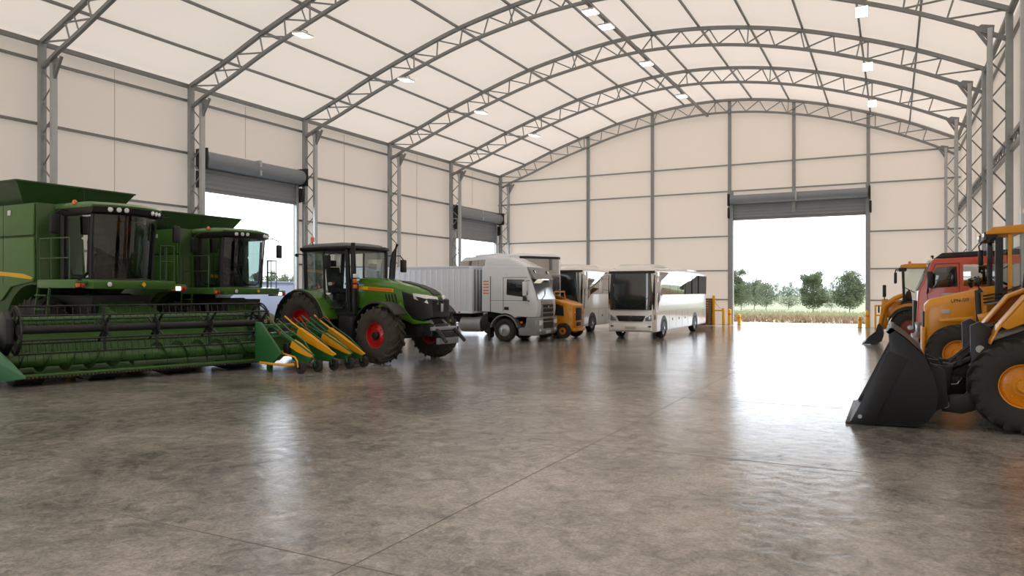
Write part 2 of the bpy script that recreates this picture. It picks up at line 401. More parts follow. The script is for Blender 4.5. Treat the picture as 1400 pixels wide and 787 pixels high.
ORD = ['nearest the camera', 'second from the camera', 'third from the camera', 'fourth from the camera', 'fifth from the camera', 'against the far end wall']
DEPTH = 0.72
def arch_pts(off, x0, x1, n):
    o = []
    for k in range(n + 1):
        x = x0 + (x1 - x0) * k / n; e = 0.05
        sl = (arch(x + e) - arch(x - e)) / (2 * e); L_ = math.hypot(1, sl)
        o.append((x + off * sl / L_, arch(x) - off / L_))
    return o
def frame(i):
    yl, yr = FR_L[i], FR_R[i]
    XO, XI, RO, RI = -24.35, -23.72, 2.95, 2.48
    Y = lambda x: yl + (yr - yl) * (x - XO) / (RO - XO)
    t = thing('arch_truss', 'grey steel lattice arch truss spanning the roof, ' + ORD[i], 'roof truss', (0, 0, 0), 0, 'arched roof trusses')
    top = arch_pts(0.0, XO, RO, 60); bot = arch_pts(DEPTH, XO + 0.75, RO - 0.6, 60)
    bot = [(XO, 9.18)] + bot + [(RO, 9.2)]
    MB().path([(x, Y(x), z) for x, z in top], 0.098, 4, up=(0, 1, 0), rot=PI / 4).build('top_chord', 'steel_dark', t)
    MB().path([(x, Y(x), z) for x, z in bot], 0.08, 4, up=(0, 1, 0), rot=PI / 4).build('bottom_chord', 'steel_dark', t)
    n = 44; A = arch_pts(0.05, XO + 0.1, RO - 0.1, n); Bq = arch_pts(DEPTH - 0.04, XO + 0.8, RO - 0.65, n)
    for k in range(0, n):
        p, q = (A[k], Bq[k + 1]) if k % 2 == 0 else (Bq[k], A[k + 1])
        MB().cyl((p[0], Y(p[0]), p[1]), (q[0], Y(q[0]), q[1]), 0.032, 6).build('diagonal', 'steel', t)
    for x in PX[::2] + [PX[-1]]:          # doubled posts under every other purlin
        a = arch_pts(0.03, x, x + 1e-3, 1)[0]; b = arch_pts(DEPTH - 0.03, x + 0.08, x + 0.081, 1)[0]
        MB().cyl((a[0], Y(a[0]), a[1]), (b[0], Y(b[0]), b[1]), 0.028, 6).build('post', 'steel', t)
    for (xo, xi, yy, side) in ((XO, XI, yl, 'left'), (RO, RI, yr, 'right')):
        if side == 'right' and i < 1: continue
        c = thing('lattice_column', 'tall grey steel lattice column along the %s wall, %s' % (side, ORD[i] if side == 'left' else ORD[i].replace('nearest the camera', 'first in sight')), 'column', (xo, yy, 0), 0, 'lattice columns along the walls')
        d = xi - xo; sg = 1 if d > 0 else -1; zi = 9.25 if side == 'left' else 9.6
        MB().box(-0.09, 0.09, -0.10, 0.10, 0.02, 10.0).build('outer_chord', 'steel', c, bev=0.012)
        MB().box(d - 0.07, d + 0.07, -0.09, 0.09, 0.02, zi).build('inner_chord', 'steel_light', c, bev=0.012)
        z = 0.3; s = 0
        while z < 8.9:
            z2 = z + 0.52
            MB().cyl((0.03 * sg if s else d - 0.03 * sg, 0, z), (d - 0.03 * sg if s else 0.03 * sg, 0, z2), 0.024, 6).build('lacing_bar', 'steel_dark', c); z = z2; s = 1 - s
        dz = 0.0 if side == 'left' else 0.33
        MB().prism([(px_, pz_ + dz) for px_, pz_ in ((d * 0.75, 9.35), (d * 0.8, 9.0), (d + 0.02 * sg, 8.9), (d + 0.34 * sg, 9.34), (d + 0.2 * sg, 9.42))], 'y', -0.012, 0.012).build('gusset_plate', 'steel_dark', c)
        MB().bar((d, 0, 8.72 + dz), (d + 0.42 * sg, 0, 9.42 + dz), 0.08, 0.08, up=(0, 1, 0)).build('knee_brace', 'steel_dark', c)
        MB().box(min(-0.18, d - 0.18), max(0.18, d + 0.18), -0.2, 0.2, 0, 0.025).build('base_plate', 'steel', c)
for i in range(6): frame(i)

# the cable beam that carries the middle row of lamps, and its lamps
trim(MB().box(-10.1, -9.96, YF, YB - 0.2, 12.62, 12.74))
def lamp(x, y, z, label, tilt=0, pitch=0, sc=1.0):
    t = thing('ceiling_light', label, 'ceiling light', (x, y, z), 0, 'square floodlights under the roof'); t.rotation_euler = (R(pitch), R(tilt), 0); t.scale = (sc,) * 3
    MB().box(-0.27, 0.27, -0.27, 0.27, 0.0, 0.07).build('housing', 'white_plastic', t, bev=0.02)
    MB().box(-0.25, 0.25, -0.25, 0.25, -0.012, 0.0).build('lamp_panel', 'lamp_on', t)
    mb = MB(); mb.bar((0, -0.2, 0.07), (0, -0.2, 0.2), 0.02, 0.03); mb.bar((0, 0.2, 0.07), (0, 0.2, 0.2), 0.02, 0.03); mb.bar((0, -0.2, 0.2), (0, 0.2, 0.2), 0.03, 0.02)
    mb.build('bracket', 'steel_dark', t)
import itertools
for k, (y, n) in enumerate(((19.55, 'nearest'), (25.75, 'second'), (32.2, 'third'), (38.4, 'farthest'))):
    lamp(-18.55, y, 11.06, 'square white floodlight in the left row, %s of the four' % n, 8)
for k, (y, n) in enumerate(((25.6, 'nearest'), (27.3, 'second'), (32.6, 'third'), (38.9, 'farthest'))):
    lamp(-10.03, y, 12.42, 'square white floodlight hung on the long cable beam, %s of the four' % n)
for k, (y, n) in enumerate(((25.4, 'nearest'), (31.7, 'middle'), (38.0, 'farthest'))):
    lamp(-0.87, y - 0.1, 10.72, 'square white floodlight in the right row, %s of the three' % n, 0, -42, 0.68)

# roller shutters: rolled drum, a few lowered slats, guide rails, motor
def shutter(idx, loc, rz, wdt, drop_top, drop_bot, drum_r, label):
    t = thing('door_%d' % idx, None, None, loc, rz); struct(t)
    n = int((drop_top - drop_bot) / 0.16); mb = MB(); pts = []
    for k in range(n * 4 + 1):
        z = drop_bot + (drop_top - drop_bot) * k / (n * 4); pts.append((0.05 + 0.028 * math.sin(PI * ((k % 4) / 4.0)) , z))
    back = [(p[0] - 0.03, p[1]) for p in pts][::-1]
    mb.prism(pts + back, 'x', -wdt / 2, wdt / 2); mb.build('curtain', 'shutter_grey', t, smooth=50)
    MB().box(-wdt / 2, wdt / 2, 0.0, 0.1, drop_bot - 0.1, drop_bot).build('bottom_rail', 'steel_dark', t, bev=0.01)
    MB().cyl((-wdt / 2 - 0.05, 0.3, drop_top + drum_r * 0.75), (wdt / 2 + 0.05, 0.3, drop_top + drum_r * 0.75), drum_r, 24).build('drum', 'shutter_grey', t)
    for s_ in (-1, 1):
        MB().box(s_ * wdt / 2 - 0.07, s_ * wdt / 2 + 0.07, 0.0, 0.16, 0.0, drop_top).build('guide_rail', 'steel_light', t, bev=0.01)
        MB().box(s_ * (wdt / 2 + 0.13) - 0.04, s_ * (wdt / 2 + 0.13) + 0.04, 0.0, 0.65, drop_top - 0.15, drop_top + drum_r * 2).build('end_plate', 'motor_black', t, bev=0.02)
        MB().prism([(0.05, drop_top - 0.9), (0.35, drop_top - 0.85), (0.35, drop_top - 0.25), (0.05, drop_top - 0.2)], 'x', s_ * (wdt / 2 + 0.1), s_ * (wdt / 2 + 0.22)).build('chain_motor', 'motor_black', t, bev=0.03)
    MB().box(-0.06, 0.06, 0.3, 0.62, drop_top - 0.05, drop_top + drum_r * 1.8).build('drum_bracket', 'steel_light', t, bev=0.01)
    return t
shutter(1, (XL + 0.02, (D1[0] + D1[1]) / 2, 0), -90, D1[1] - D1[0] + 0.2, 7.0, 6.1, 0.33, '')
shutter(2, (XL + 0.02, (D2[0] + D2[1]) / 2, 0), -90, D2[1] - D2[0] + 0.2, 6.75, 5.45, 0.33, '')
shutter(3, ((BD[0] + BD[1]) / 2, YB - 0.02, 0), 180, BD[1] - BD[0] + 0.2, 7.25, 6.35, 0.28, '')
# smooth drum jacket of the big door
# posts beside the big door
for x in (-8.62, -1.25): trim(MB().box(x - 0.1, x + 0.1, YB - 0.25, YB - 0.03, 0, 8.0), 'steel')

# ------------------------------------------------------------------ outdoors
def tz(y, x=0):
    d = max(0.0, max(y - 58, -x - 60 if y < 45 else 0)); return -0.06 - 1.7 * (1 - math.exp(-d / 40.0)) if d > 0 else -0.06
mb = MB(); gx = [-400, -200, -120, -80, -60, -40, -25, -10, 0, 10, 25, 60, 120, 250]; gy = [-60, -20, 20, 45.5, 52, 58, 64, 70, 78, 88, 100, 120, 150, 200, 300, 450, 700]
def gz(x, y): return tz(y, x)
mb.loft([[(x, y, gz(x, y) - 0.02) for x in gx] for y in gy], cap=False, close=False); struct(mb.build('ground', 'field_green'))
mb = MB(); mb.box(-30, 20, YB + 0.3, 49.5, -0.2, -0.01); struct(mb.build('apron', 'apron', smooth=0))
mb = MB(); mb.box(-33, XL, 8, 50, -0.2, -0.012); struct(mb.build('yard', 'apron', smooth=0))
mb = MB(); mb.loft([[(x, y, gz(0, y) + 0.0) for x in (-60, -20, 0, 20, 60)] for y in (49.5, 55, 60, 66, 72, 78, 84)], cap=False, close=False); struct(mb.build('meadow', 'dry_grass'))
mb = MB()
for k in range(9000):
    x = rnd.uniform(-16, 12); y = rnd.uniform(49.8, 83.6); z = gz(0, y); h = rnd.uniform(0.12, 0.42); a = rnd.uniform(0, PI); ww = rnd.uniform(0.03, 0.10)
    dx, dy = ww * math.cos(a), ww * math.sin(a); lx, ly = rnd.uniform(-0.15, 0.15), rnd.uniform(-0.15, 0.15)
    mb.add([(x - dx, y - dy, z), (x + dx, y + dy, z), (x + lx, y + ly, z + h)], [(0, 1, 2)])
tag(mb.build('dry_grass', 'dry_blade', smooth=0), 'dry straw coloured grass growing outside the big open door', 'grass', kind='stuff')
mb = MB()
for k in range(6000):
    y = 85 + 28 * rnd.random() ** 1.3; x = rnd.uniform(-30, 14); z = gz(0, y); h = rnd.uniform(0.2, 0.7); a = rnd.uniform(0, PI); ww = rnd.uniform(0.1, 0.35)
    dx, dy = ww * math.cos(a), ww * math.sin(a)
    mb.add([(x - dx, y - dy, z), (x + dx, y + dy, z), (x + rnd.uniform(-.3, .3), y + rnd.uniform(-.3, .3), z + h)], [(0, 1, 2)])
tag(mb.build('field_crop', 'crop', smooth=0), 'pale green field crop growing beyond the dry grass', 'crop', kind='stuff')

def tree(label, x, y, h, spread, seed, leaf, group, n=2600, trunk=0.22, z=None, low=0.12):
    q = random.Random(seed); z0 = gz(x, y) - 0.05 if z is None else z
    t = thing('tree', label, 'tree', (x, y, z0), 0, group)
    mb = MB(); mb.path([(0, 0, 0), (0.03 * h, 0, h * 0.3), (0, 0.02 * h, h * 0.6), (0.02 * h, 0, h * 0.85)], [trunk * 0.09 * h / 2, trunk * 0.07 * h / 2, trunk * 0.05 * h / 2, 0.02], 7)
    tips = []
    for k in range(14):
        a = q.uniform(0, 2 * PI); zb = h * q.uniform(0.2, 0.75); rr = spread * q.uniform(0.45, 1.0) * (1.0 - 0.5 * max(0, zb / h - 0.45)); e = (rr * math.cos(a), rr * math.sin(a), min(h * 0.95, zb + h * q.uniform(0.05, 0.22)))
        mb.path([(0, 0, zb), (e[0] * 0.5, e[1] * 0.5, (zb + e[2]) / 2 - 0.02 * h), e], [0.012 * h, 0.008 * h, 0.003 * h], 5); tips.append(e)
    mb.build('trunk', 'bark', t)
    tips += [(q.gauss(0, spread * 0.25), q.gauss(0, spread * 0.25), h * q.uniform(0.7, 0.97)) for _ in range(7)] + [(q.gauss(0, spread * .45), q.gauss(0, spread * .45), h * q.uniform(low + 0.1, 0.6)) for _ in range(9)]
    mb = MB(); s = h * 0.017
    for k in range(n):
        while True:
            d = Vector((q.uniform(-1, 1), q.uniform(-1, 1), q.uniform(-1, 1)))
            if d.length <= 1: break
        if k % 5 < 3:
            c = q.choice(tips); r_ = spread * 0.33; p = Vector((c[0] + d.x * r_, c[1] + d.y * r_, max(h * low, c[2] + d.z * r_ * 0.8)))
        else:
            wz = 1.0 - 0.25 * d.z; p = Vector((d.x * spread * 0.92 * wz, d.y * spread * 0.92 * wz, h * (0.54 + 0.43 * d.z)))
        u = Vector((q.gauss(0, 1), q.gauss(0, 1), q.gauss(0, 1))).normalized(); v = u.orthogonal().normalized(); ss = s * q.uniform(0.6, 1.4)
        mb.add([p - u * ss, p + v * ss * 0.6, p + u * ss, p - v * ss * 0.6], [(0, 1, 2, 3)])
    mb.build('foliage', leaf, t, smooth=0); return t
def at_px(px, Y):
    th = math.atan(0.521); u = (px - 700) / 1000.0; d = Y / (math.cos(th) + u * math.sin(th)); return d * (-math.sin(th) + u * math.cos(th))
GT = 'trees beyond the big door'
tree('round leafy tree alone in the field, left of the two seen through the big door', at_px(1111, 118), 118, 6.2, 2.0, 3, 'leaf_a', GT, 9000)
tree('leafy tree in the field nearest the right jamb of the big door', at_px(1161, 122), 122, 6.4, 2.5, 5, 'leaf_a', GT, 9000)
tree('tall tree in the row beside the left jamb of the big door', at_px(1002, 128), 128, 7.4, 2.2, 11, 'leaf_a', GT, 6500)
tree('bushy tree, second from the left jamb of the big door', at_px(1013, 134), 134, 5.6, 2.2, 12, 'leaf_b', GT, 5500)
tree('bushy tree, third from the left jamb of the big door', at_px(1031, 150), 150, 6.2, 2.4, 13, 'leaf_a', GT, 5500)
tree('bushy tree, fourth from the left jamb of the big door', at_px(1047, 145), 145, 5.4, 2.4, 14, 'leaf_b', GT, 5500)
tree('small pale bush just left of the lone round tree in the field', at_px(1078, 150), 150, 4.4, 2.2, 15, 'leaf_b', GT, 4000)
tree('small pale bush between the two lone trees of the field', at_px(1136, 150), 150, 3.9, 2.4, 16, 'leaf_b', GT, 4000)
# far tree line: one kind, many copies
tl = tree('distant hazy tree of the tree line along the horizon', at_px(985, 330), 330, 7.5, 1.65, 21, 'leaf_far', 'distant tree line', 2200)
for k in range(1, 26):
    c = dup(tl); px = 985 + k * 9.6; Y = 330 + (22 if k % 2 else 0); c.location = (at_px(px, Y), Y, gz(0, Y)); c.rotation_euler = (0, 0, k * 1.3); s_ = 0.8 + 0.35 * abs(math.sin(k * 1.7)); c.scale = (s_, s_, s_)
# seen through the left doors
def at_x(px, X):
    th = math.atan(0.521); u = (px - 700) / 1000.0; d = X / (-math.sin(th) + u * math.cos(th)); return d * (math.cos(th) + u * math.sin(th))
o = MB().box(-36.3, -36.0, 12, 62, -0.1, 2.55); o.box(-36.36, -35.94, 12, 62, 2.55, 2.65)
tag(o.build('yard_wall', 'wall_blue', bev=0.01), 'pale blue grey yard wall outside the left door behind the second combine', 'wall')
for k, px in enumerate((352, 372, 390, 406)):
    X = -46.0 - 3.5 * (k % 2); Y = at_x(px, X)
    tree('green tree behind the yard wall, %s from the left in the side doorway' % ['first', 'second', 'third', 'fourth'][k], X, Y, 3.55 + 0.25 * (k % 2), 0.95, 31 + k, 'leaf_b', 'trees behind the yard wall', 3500, z=0)
# ------------------------------------------------------------------ wheels
_wm = {}
def wheel_mesh(key, Rr, w_, rr, nl, lug, kind, flat=0.0):
    if key in _wm: return _wm[key]
    h = w_ / 2
    mb = MB(); b = Rr - lug
    prof = [(rr - 0.02, -h * 0.72), (rr + 0.02, -h * 0.86), (rr + (b - rr) * 0.35, -h), (rr + (b - rr) * 0.7, -h * 0.98), (b - 0.03, -h * 0.86), (b, -h * 0.7),
            (b + 0.01, 0), (b, h * 0.7), (b - 0.03, h * 0.86), (rr + (b - rr) * 0.7, h * 0.98), (rr + (b - rr) * 0.35, h), (rr + 0.02, h * 0.86), (rr - 0.02, h * 0.72)]
    mb.lathe(prof, 'y', n=48, cap=False)
    if kind == 'ag':
        for s in (-1, 1):
            for k in range(nl):
                t0 = 2 * PI * k / nl + (PI / nl if s > 0 else 0); pitch = 2 * PI / nl; rings = []
                for (f, dt, ro, wd) in ((-0.06, 0.0, Rr, 0.03), (0.35, 0.42, Rr, 0.034), (0.72, 0.8, Rr * 0.992, 0.038), (0.93, 1.0, Rr * 0.95, 0.045), (1.01, 1.06, Rr * 0.86, 0.04)):
                    th = t0 + dt * pitch; y = s * f * h; dth = wd / Rr; ri = (b - 0.03) if f < 0.9 else ro - lug * 1.3
                    rings.append([(r_ * math.sin(th + d_), y, r_ * math.cos(th + d_)) for r_, d_ in ((ri, -dth * 1.3), (ro, -dth), (ro, dth), (ri, dth * 1.3))])
                mb.loft(rings)
    else:
        for y in (-0.45, 0.0, 0.45): mb.lathe([(b + 0.004, (y - 0.12) * h), (Rr, (y - 0.1) * h), (Rr, (y + 0.1) * h), (b + 0.004, (y + 0.12) * h)], 'y', n=48, cap=False)
    _wm[key] = mb; return mb
def rim_mesh(Rr, w_, rr, style):
    h = w_ / 2; mb = MB()
    mb.lathe([(rr + 0.012, -h * 0.80), (rr + 0.012, -h * 0.74), (rr - 0.035, -h * 0.66), (rr - 0.06, -h * 0.1), (rr - 0.06, h * 0.7), (rr - 0.045, h * 0.75), (rr + 0.0, h * 0.75), (rr + 0.0, -h * 0.80)], 'y', n=40, cap=False)
    dsh = {'deep': -0.05, 'flat': -0.5, 'mid': -0.28, 'truck': -0.62, 'hub': -0.3}[style] * h
    mb.lathe([(rr - 0.05, dsh), (rr * 0.72, dsh - 0.015), (rr * 0.45, dsh - 0.05 if style != 'truck' else dsh - 0.03), (rr * 0.42, dsh - 0.06 if style != 'truck' else dsh - 0.035), (0.005, dsh - 0.06 if style != 'truck' else dsh - 0.035), (0.005, dsh + 0.04), (rr - 0.05, dsh + 0.04)], 'y', n=40, cap=False)
    for k in range(8):
        a = 2 * PI * k / 8; c = (rr * 0.6 * math.cos(a), dsh - 0.02, rr * 0.6 * math.sin(a))
        mb.cyl(c, (c[0], dsh - 0.055, c[2]), rr * 0.05, 6)
    return mb
_wo = {}
def wheel(parent, key, loc, out, Rr, w_, rr, nl=20, lug=0.045, kind='ag', rim='red_rim', hub='black_metal', style='deep', tyre='rubber', steer=0, name='wheel'):
    """out: -1 the outer face looks to local -y, +1 to +y"""
    if key not in _wo:
        o = wheel_mesh(key, Rr, w_, rr, nl, lug, kind).build(name, tyre, parent)
        r = rim_mesh(Rr, w_, rr, style).build('rim', rim, o)
        dsh = {'deep': -0.05, 'flat': -0.5, 'mid': -0.28, 'truck': -0.62, 'hub': -0.3}[style] * w_ / 2 - (0.02 if style == 'truck' else 0.06)
        MB().lathe([(rr * 0.3, dsh + 0.02), (rr * 0.3, dsh - 0.12 * w_), (rr * 0.24, dsh - 0.17 * w_), (0.005, dsh - 0.18 * w_)], 'y', n=20, cap=True).build('hub', hub, o)
        _wo[key] = o
    else:
        o = dup(_wo[key], parent)
    o.location = loc; o.rotation_euler = (0, 0, R(steer) + (PI if out > 0 else 0)); return o

# ------------------------------------------------------------------ combines
def seat(parent, x, z, y=0.0):
    o = MB().box(x - 0.25, x + 0.25, y - 0.25, y + 0.25, z, z + 0.14)
    o.prism([(x - 0.28, z + 0.1), (x - 0.14, z + 0.1), (x - 0.24, z + 0.8), (x - 0.36, z + 0.8)], 'y', y - 0.25, y + 0.25)
    o.box(x - 0.38, x - 0.27, y - 0.14, y + 0.14, z + 0.82, z + 1.02)
    o.box(x - 0.1, x + 0.2, y + 0.3, y + 0.4, z + 0.25, z + 0.32); o.box(x - 0.1, x + 0.2, y - 0.4, y - 0.3, z + 0.25, z + 0.32)
    o.box(x - 0.15, x + 0.15, y - 0.15, y + 0.15, z - 0.3, z)
    return o.build('seat', 'seat_fabric', parent, bev=0.03)
def steering(parent, x, z, y=0.0, r=0.2, zf=None):
    c = Vector((x, y, z)); ax = Vector((-0.5, 0, 0.86)).normalized(); u = Vector((0, 1, 0)); v = ax.cross(u); mb = MB()
    mb.path([c + (u * math.cos(2 * PI * k / 24) + v * math.sin(2 * PI * k / 24)) * r for k in range(24)], 0.016, 6, up=ax, closed=True)
    for k in range(3): a = 2 * PI * k / 3; mb.cyl(c, c + (u * math.cos(a) + v * math.sin(a)) * r, 0.012, 6)
    mb.cyl(c, c - ax * (0.55 if zf is None else zf), 0.035, 8); return mb.build('steering_wheel', 'black_plastic', parent)
def mirror(parent, arm, c, sz, m='black_plastic', armm='black_metal', r=0.018):
    x, y, z = c; a, b, h = sz
    MB().path(arm, r, 6).build('mirror_arm', armm, parent)
    o = MB().box(x - a / 2, x + a / 2, y - b / 2, y + b / 2, z - h / 2, z + h / 2).build('mirror', m, parent, bev=min(a, b) * 0.3); return o
def round_lamp(parent, c, d, r, name='work_light', lens='clear_lens', ring='black_plastic', on=False):
    c = Vector(c); d = Vector(d).normalized()
    o = MB().cyl(c - d * 0.05, c, r * 1.15, 16).build(name, ring, parent)
    MB().path([c - d * 0.005, c + d * 0.008, c + d * 0.014], [r * 0.95, r * 0.9, r * 0.5], 16).build('lens', lens, o); return o
def railing(parent, pts, zs, z0, r=0.018, m='jd_green_dark', name='railing'):
    mb = MB()
    for z in zs: mb.path([(p[0], p[1], z) for p in pts], r, 6)
    for p in pts: mb.cyl((p[0], p[1], z0), (p[0], p[1], zs[0]), r, 6)
    return mb.build(name, m, parent)

def combine(label, loc, rz, scale):
    t = thing('combine_harvester', label, 'combine harvester', loc, rz, 'combine harvesters', scale)
    # hull with wheel arch
    prof = [(-3.3, 1.2), (-1.5, 1.2)] + [(x, z) for x, z in arc(-0.05, 0.95, 1.22, 165, 80, 8)] + [(0.15, 2.2), (0.15, 4.33), (-3.3, 4.33)]
    MB().prism(prof, 'y', -1.5, 1.5).build('hull', 'jd_green_dark', t, bev=0.03)
    for s in (-1, 1):
        up = MB().prism([(-3.25, 3.47), (0.12, 3.47), (0.12, 4.3), (-3.25, 4.3)], 'y', s * 1.5, s * 1.57).build('upper_side_panel', 'jd_green', t, bev=0.03)
        low = MB().prism([(-3.25, 1.75), (-1.35, 1.75), (-0.9, 2.12), (0.12, 2.25), (0.16, 2.35), (0.12, 3.42), (-3.25, 3.42)], 'y', s * 1.5, s * 1.57).build('lower_side_panel', 'jd_green', t, bev=0.03)
        MB().prism([(-3.2, 2.66), (-0.3, 2.46), (0.13, 2.36), (0.05, 2.31), (-1.0, 2.4), (-3.2, 2.5)], 'y', s * 1.57, s * 1.576).build('stripe', 'yellow_decal', low)
        MB().box(-1.25, -1.235, s * 1.565, s * 1.574, 2.2, 4.3).build('panel_seam', 'black_plastic', low)
        MB().box(-1.0, -0.86, s * 1.57, s * 1.60, 4.02, 4.16).build('side_marker_lamp', 'clear_lens', up, bev=0.02)
    MB().prism([(-3.3, 0.7), (1.3, 0.9), (1.5, 1.9), (-3.3, 1.9)], 'y', -0.85, 0.85).build('chassis', 'black_metal', t, bev=0.03)
    MB().cyl((0, -1.1, 0.95), (0, 1.1, 0.95), 0.16, 12).build('front_axle', 'dark_iron', t)
    # grain tank extension: four flared plates
    A = [(-3.2, -1.3, 4.3), (-0.75, -1.3, 4.3), (-0.75, 1.3, 4.3), (-3.2, 1.3, 4.3)]; Bp = [(-3.35, -1.68, 4.93), (-0.42, -1.68, 4.93), (-0.42, 1.72, 4.93), (-3.35, 1.72, 4.93)]
    for k in range(4):
        j = (k + 1) % 4; q = [Vector(A[k]), Vector(A[j]), Vector(Bp[j]), Vector(Bp[k])]; nrm = (q[1] - q[0]).cross(q[3] - q[0]).normalized() * 0.025
        mb = MB().loft([q, [p - nrm for p in q]])
        a, b = q[3], q[2]; mb.bar(a, b, 0.05, 0.04); mb.bar((q[0] + q[1]) / 2, (a + b) / 2, 0.03, 0.03)
        mb.build('grain_tank_flap', 'tank_green', t)
    # cab
    fx = lambda y: 1.78 - 0.30 * (y / 0.86) ** 2
    ysn = [-0.86 + 1.72 * k / 12 for k in range(13)]
    fl = [(0.15, -0.86), (0.15, 0.86)] + [(fx(y), y) for y in ysn[::-1]]
    MB().prism(fl, 'z', 2.16, 2.34).build('cab_floor', 'black_plastic', t, bev=0.02)
    MB().box(0.16, 0.24, -0.86, 0.86, 2.3, 4.05).build('cab_rear_wall', 'black_plastic', t)
    mb = MB(); mb.loft([[(fx(y) + d, y * (1 + 0.04 * zf), z) for y in ysn] for z, zf, d in ((2.34, 0, 0.0), (3.1, .6, 0.07), (4.05, 1, 0.16))], cap=False, close=False); mb.build('windscreen', 'glass_cab', t)
    for s in (-1, 1):
        mb = MB(); mb.quad((0.3, s * 0.87, 2.36), (1.45, s * 0.87, 2.36), (1.52, s * 0.9, 4.05), (0.3, s * 0.9, 4.05)); mb.build('side_window', 'glass_cab', t)
        MB().path([(1.47, s * 0.87, 2.3), (1.51, s * 0.885, 3.1), (1.6, s * 0.9, 4.08)], 0.055, 6).build('cab_pillar', 'black_plastic', t)
        MB().path([(0.32, s * 0.88, 2.3), (0.36, s * 0.9, 4.08)], 0.09, 6).build('cab_pillar', 'black_plastic', t)
        MB().path([(0.52, s * 0.89, 3.95), (0.46, s * 0.885, 3.2), (0.52, s * 0.88, 2.6), (0.72, s * 0.88, 2.42), (1.2, s * 0.88, 2.4), (1.36, s * 0.885, 2.5), (1.42, s * 0.89, 3.2), (1.46, s * 0.9, 3.95)], 0.035, 6, up=(0, 1, 0)).build('door_frame', 'black_plastic', t)
    seat(t, 0.75, 2.75); steering(t, 1.22, 3.02)
    MB().prism([(0.5, 2.34), (1.0, 2.34), (0.95, 3.0), (0.55, 2.9)], 'y', -0.7, -0.42).build('armrest_console', 'black_plastic', t, bev=0.03)
    MB().box(1.28, 1.34, -0.62, -0.36, 2.95, 3.25).build('monitor', 'black_plastic', t, bev=0.01)
    MB().prism([(1.05, 2.34), (1.4, 2.34), (1.3, 2.75), (1.12, 2.75)], 'y', -0.2, 0.2).build('pedal_box', 'black_plastic', t, bev=0.03)
    # roof: green cap over black visor
    def rout(dx, dy): return [(0.08, -0.98 - dy), (0.08, 0.98 + dy)] + [(1.92 + dx - 0.34 * (y / 0.98) ** 2, y * (1 + dy)) for y in [0.98 - 1.96 * k / 12 for k in range(13)]]
    def ring(o_, z): return [(p[0], p[1], z) for p in o_]
    MB().loft([ring(rout(0.0, -.02), 4.0), ring(rout(0.14, .02), 4.06), ring(rout(0.2, .03), 4.19), ring(rout(0.12, .02), 4.21)]).build('visor', 'black_plastic', t)
    MB().loft([ring(rout(0.13, .03), 4.19), ring(rout(0.15, .035), 4.25), ring(rout(-0.05, -.02), 4.33), ring(rout(-0.5, -.2), 4.37)]).build('cab_roof', 'jd_green', t, smooth=50)
    for y in (-0.66, -0.47, -0.29, 0.52, 0.68, 0.83):
        x = 2.11 - 0.34 * (y / 0.98) ** 2; d = (1, 0.7 * y / 0.98 * 0.7, -0.1); round_lamp(t, (x, y, 4.13), d, 0.07)
    MB().path([(0.95, -0.98, 4.28), (0.95, -0.98, 4.36), (0.95, -0.98, 4.40)], [0.06, 0.06, 0.03], 12).build('beacon', 'orange_lens', t)
    MB().path([(1.15, 1.0, 4.1), (1.15, 1.1, 4.1), (1.15, 1.13, 4.1)], [0.05, 0.05, 0.02], 10).build('side_indicator', 'orange_lens', t)
    MB().cyl((0.6, -0.5, 4.36), (0.58, -0.5, 4.75), 0.008, 5).build('aerial', 'black_plastic', t)
    mirror(t, [(0.7, -0.95, 4.12), (0.75, -1.2, 4.14), (0.66, -1.3, 4.05)], (0.63, -1.3, 3.76), (0.12, 0.24, 0.5))
    mirror(t, [(1.6, 0.95, 4.05), (1.75, 1.2, 4.08), (1.85, 1.36, 4.0), (1.85, 1.38, 3.85)], (1.84, 1.4, 3.62), (0.1, 0.22, 0.48))
    # platform, front beam, ladder, rails
    d = MB().box(0.3, 1.75, -1.55, -0.86, 2.2, 2.27); d.box(0.3, 1.9, -1.56, -1.48, 2.08, 2.3); d.build('platform', 'jd_green', t, bev=0.01)
    MB().prism([(1.5, 2.08), (1.98, 2.06), (2.02, 2.28), (1.5, 2.32)], 'y', -1.15, 1.25).build('front_beam', 'jd_green', t, bev=0.02)
    MB().box(0.3, 1.5, 0.86, 1.6, 2.1, 2.25).build('far_platform', 'jd_green', t, bev=0.01)
    round_lamp(t, (2.02, -0.72, 2.18), (1, 0, 0), 0.07, 'beam_lamp', 'clear_lens', 'jd_green_dark')
    MB().prism([(-0.07, 0), (0, -0.07), (0.07, 0), (0, 0.07)], 'x', 2.02, 2.035).build('warning_plate', 'yellow_decal', t, loc=(0, 0.25, 2.18))
    for y, m_ in ((-1.5, 'orange_lens'), (-1.38, 'red_lens')): MB().box(1.9, 1.95, y - 0.05, y + 0.05, 2.1, 2.2).build('marker_lamp', m_, t, bev=0.012)
    for y, m_ in ((1.34, 'orange_lens'), (1.52, 'head_on'), (1.7, 'red_lens')): MB().box(1.72, 1.8, y - 0.07, y + 0.07, 2.02, 2.14).build('marker_lamp', m_, t, bev=0.015)
    MB().box(1.5, 1.75, 1.2, 1.8, 2.0, 2.2).build('lamp_bracket', 'jd_green', t, bev=0.01)
    railing(t, [(0.36, -1.52), (0.85, -1.52), (1.62, -1.52)], (3.36, 2.85), 2.27)
    railing(t, [(1.55, 1.1), (1.55, 1.3), (1.55, 1.55), (1.1, 1.58)], (3.3, 2.85), 2.2)
    MB().path([(0.4, 1.0, 2.2), (0.42, 1.02, 3.7), (0.42, 1.02, 4.0)], 0.02, 6).build('grab_bar', 'jd_green_dark', t)
    mb = MB()
    for s in (0, 1): mb.bar((0.42 + 0.5 * s, -1.6, 2.1), (0.42 + 0.5 * s, -1.75, 0.7), 0.05, 0.03)
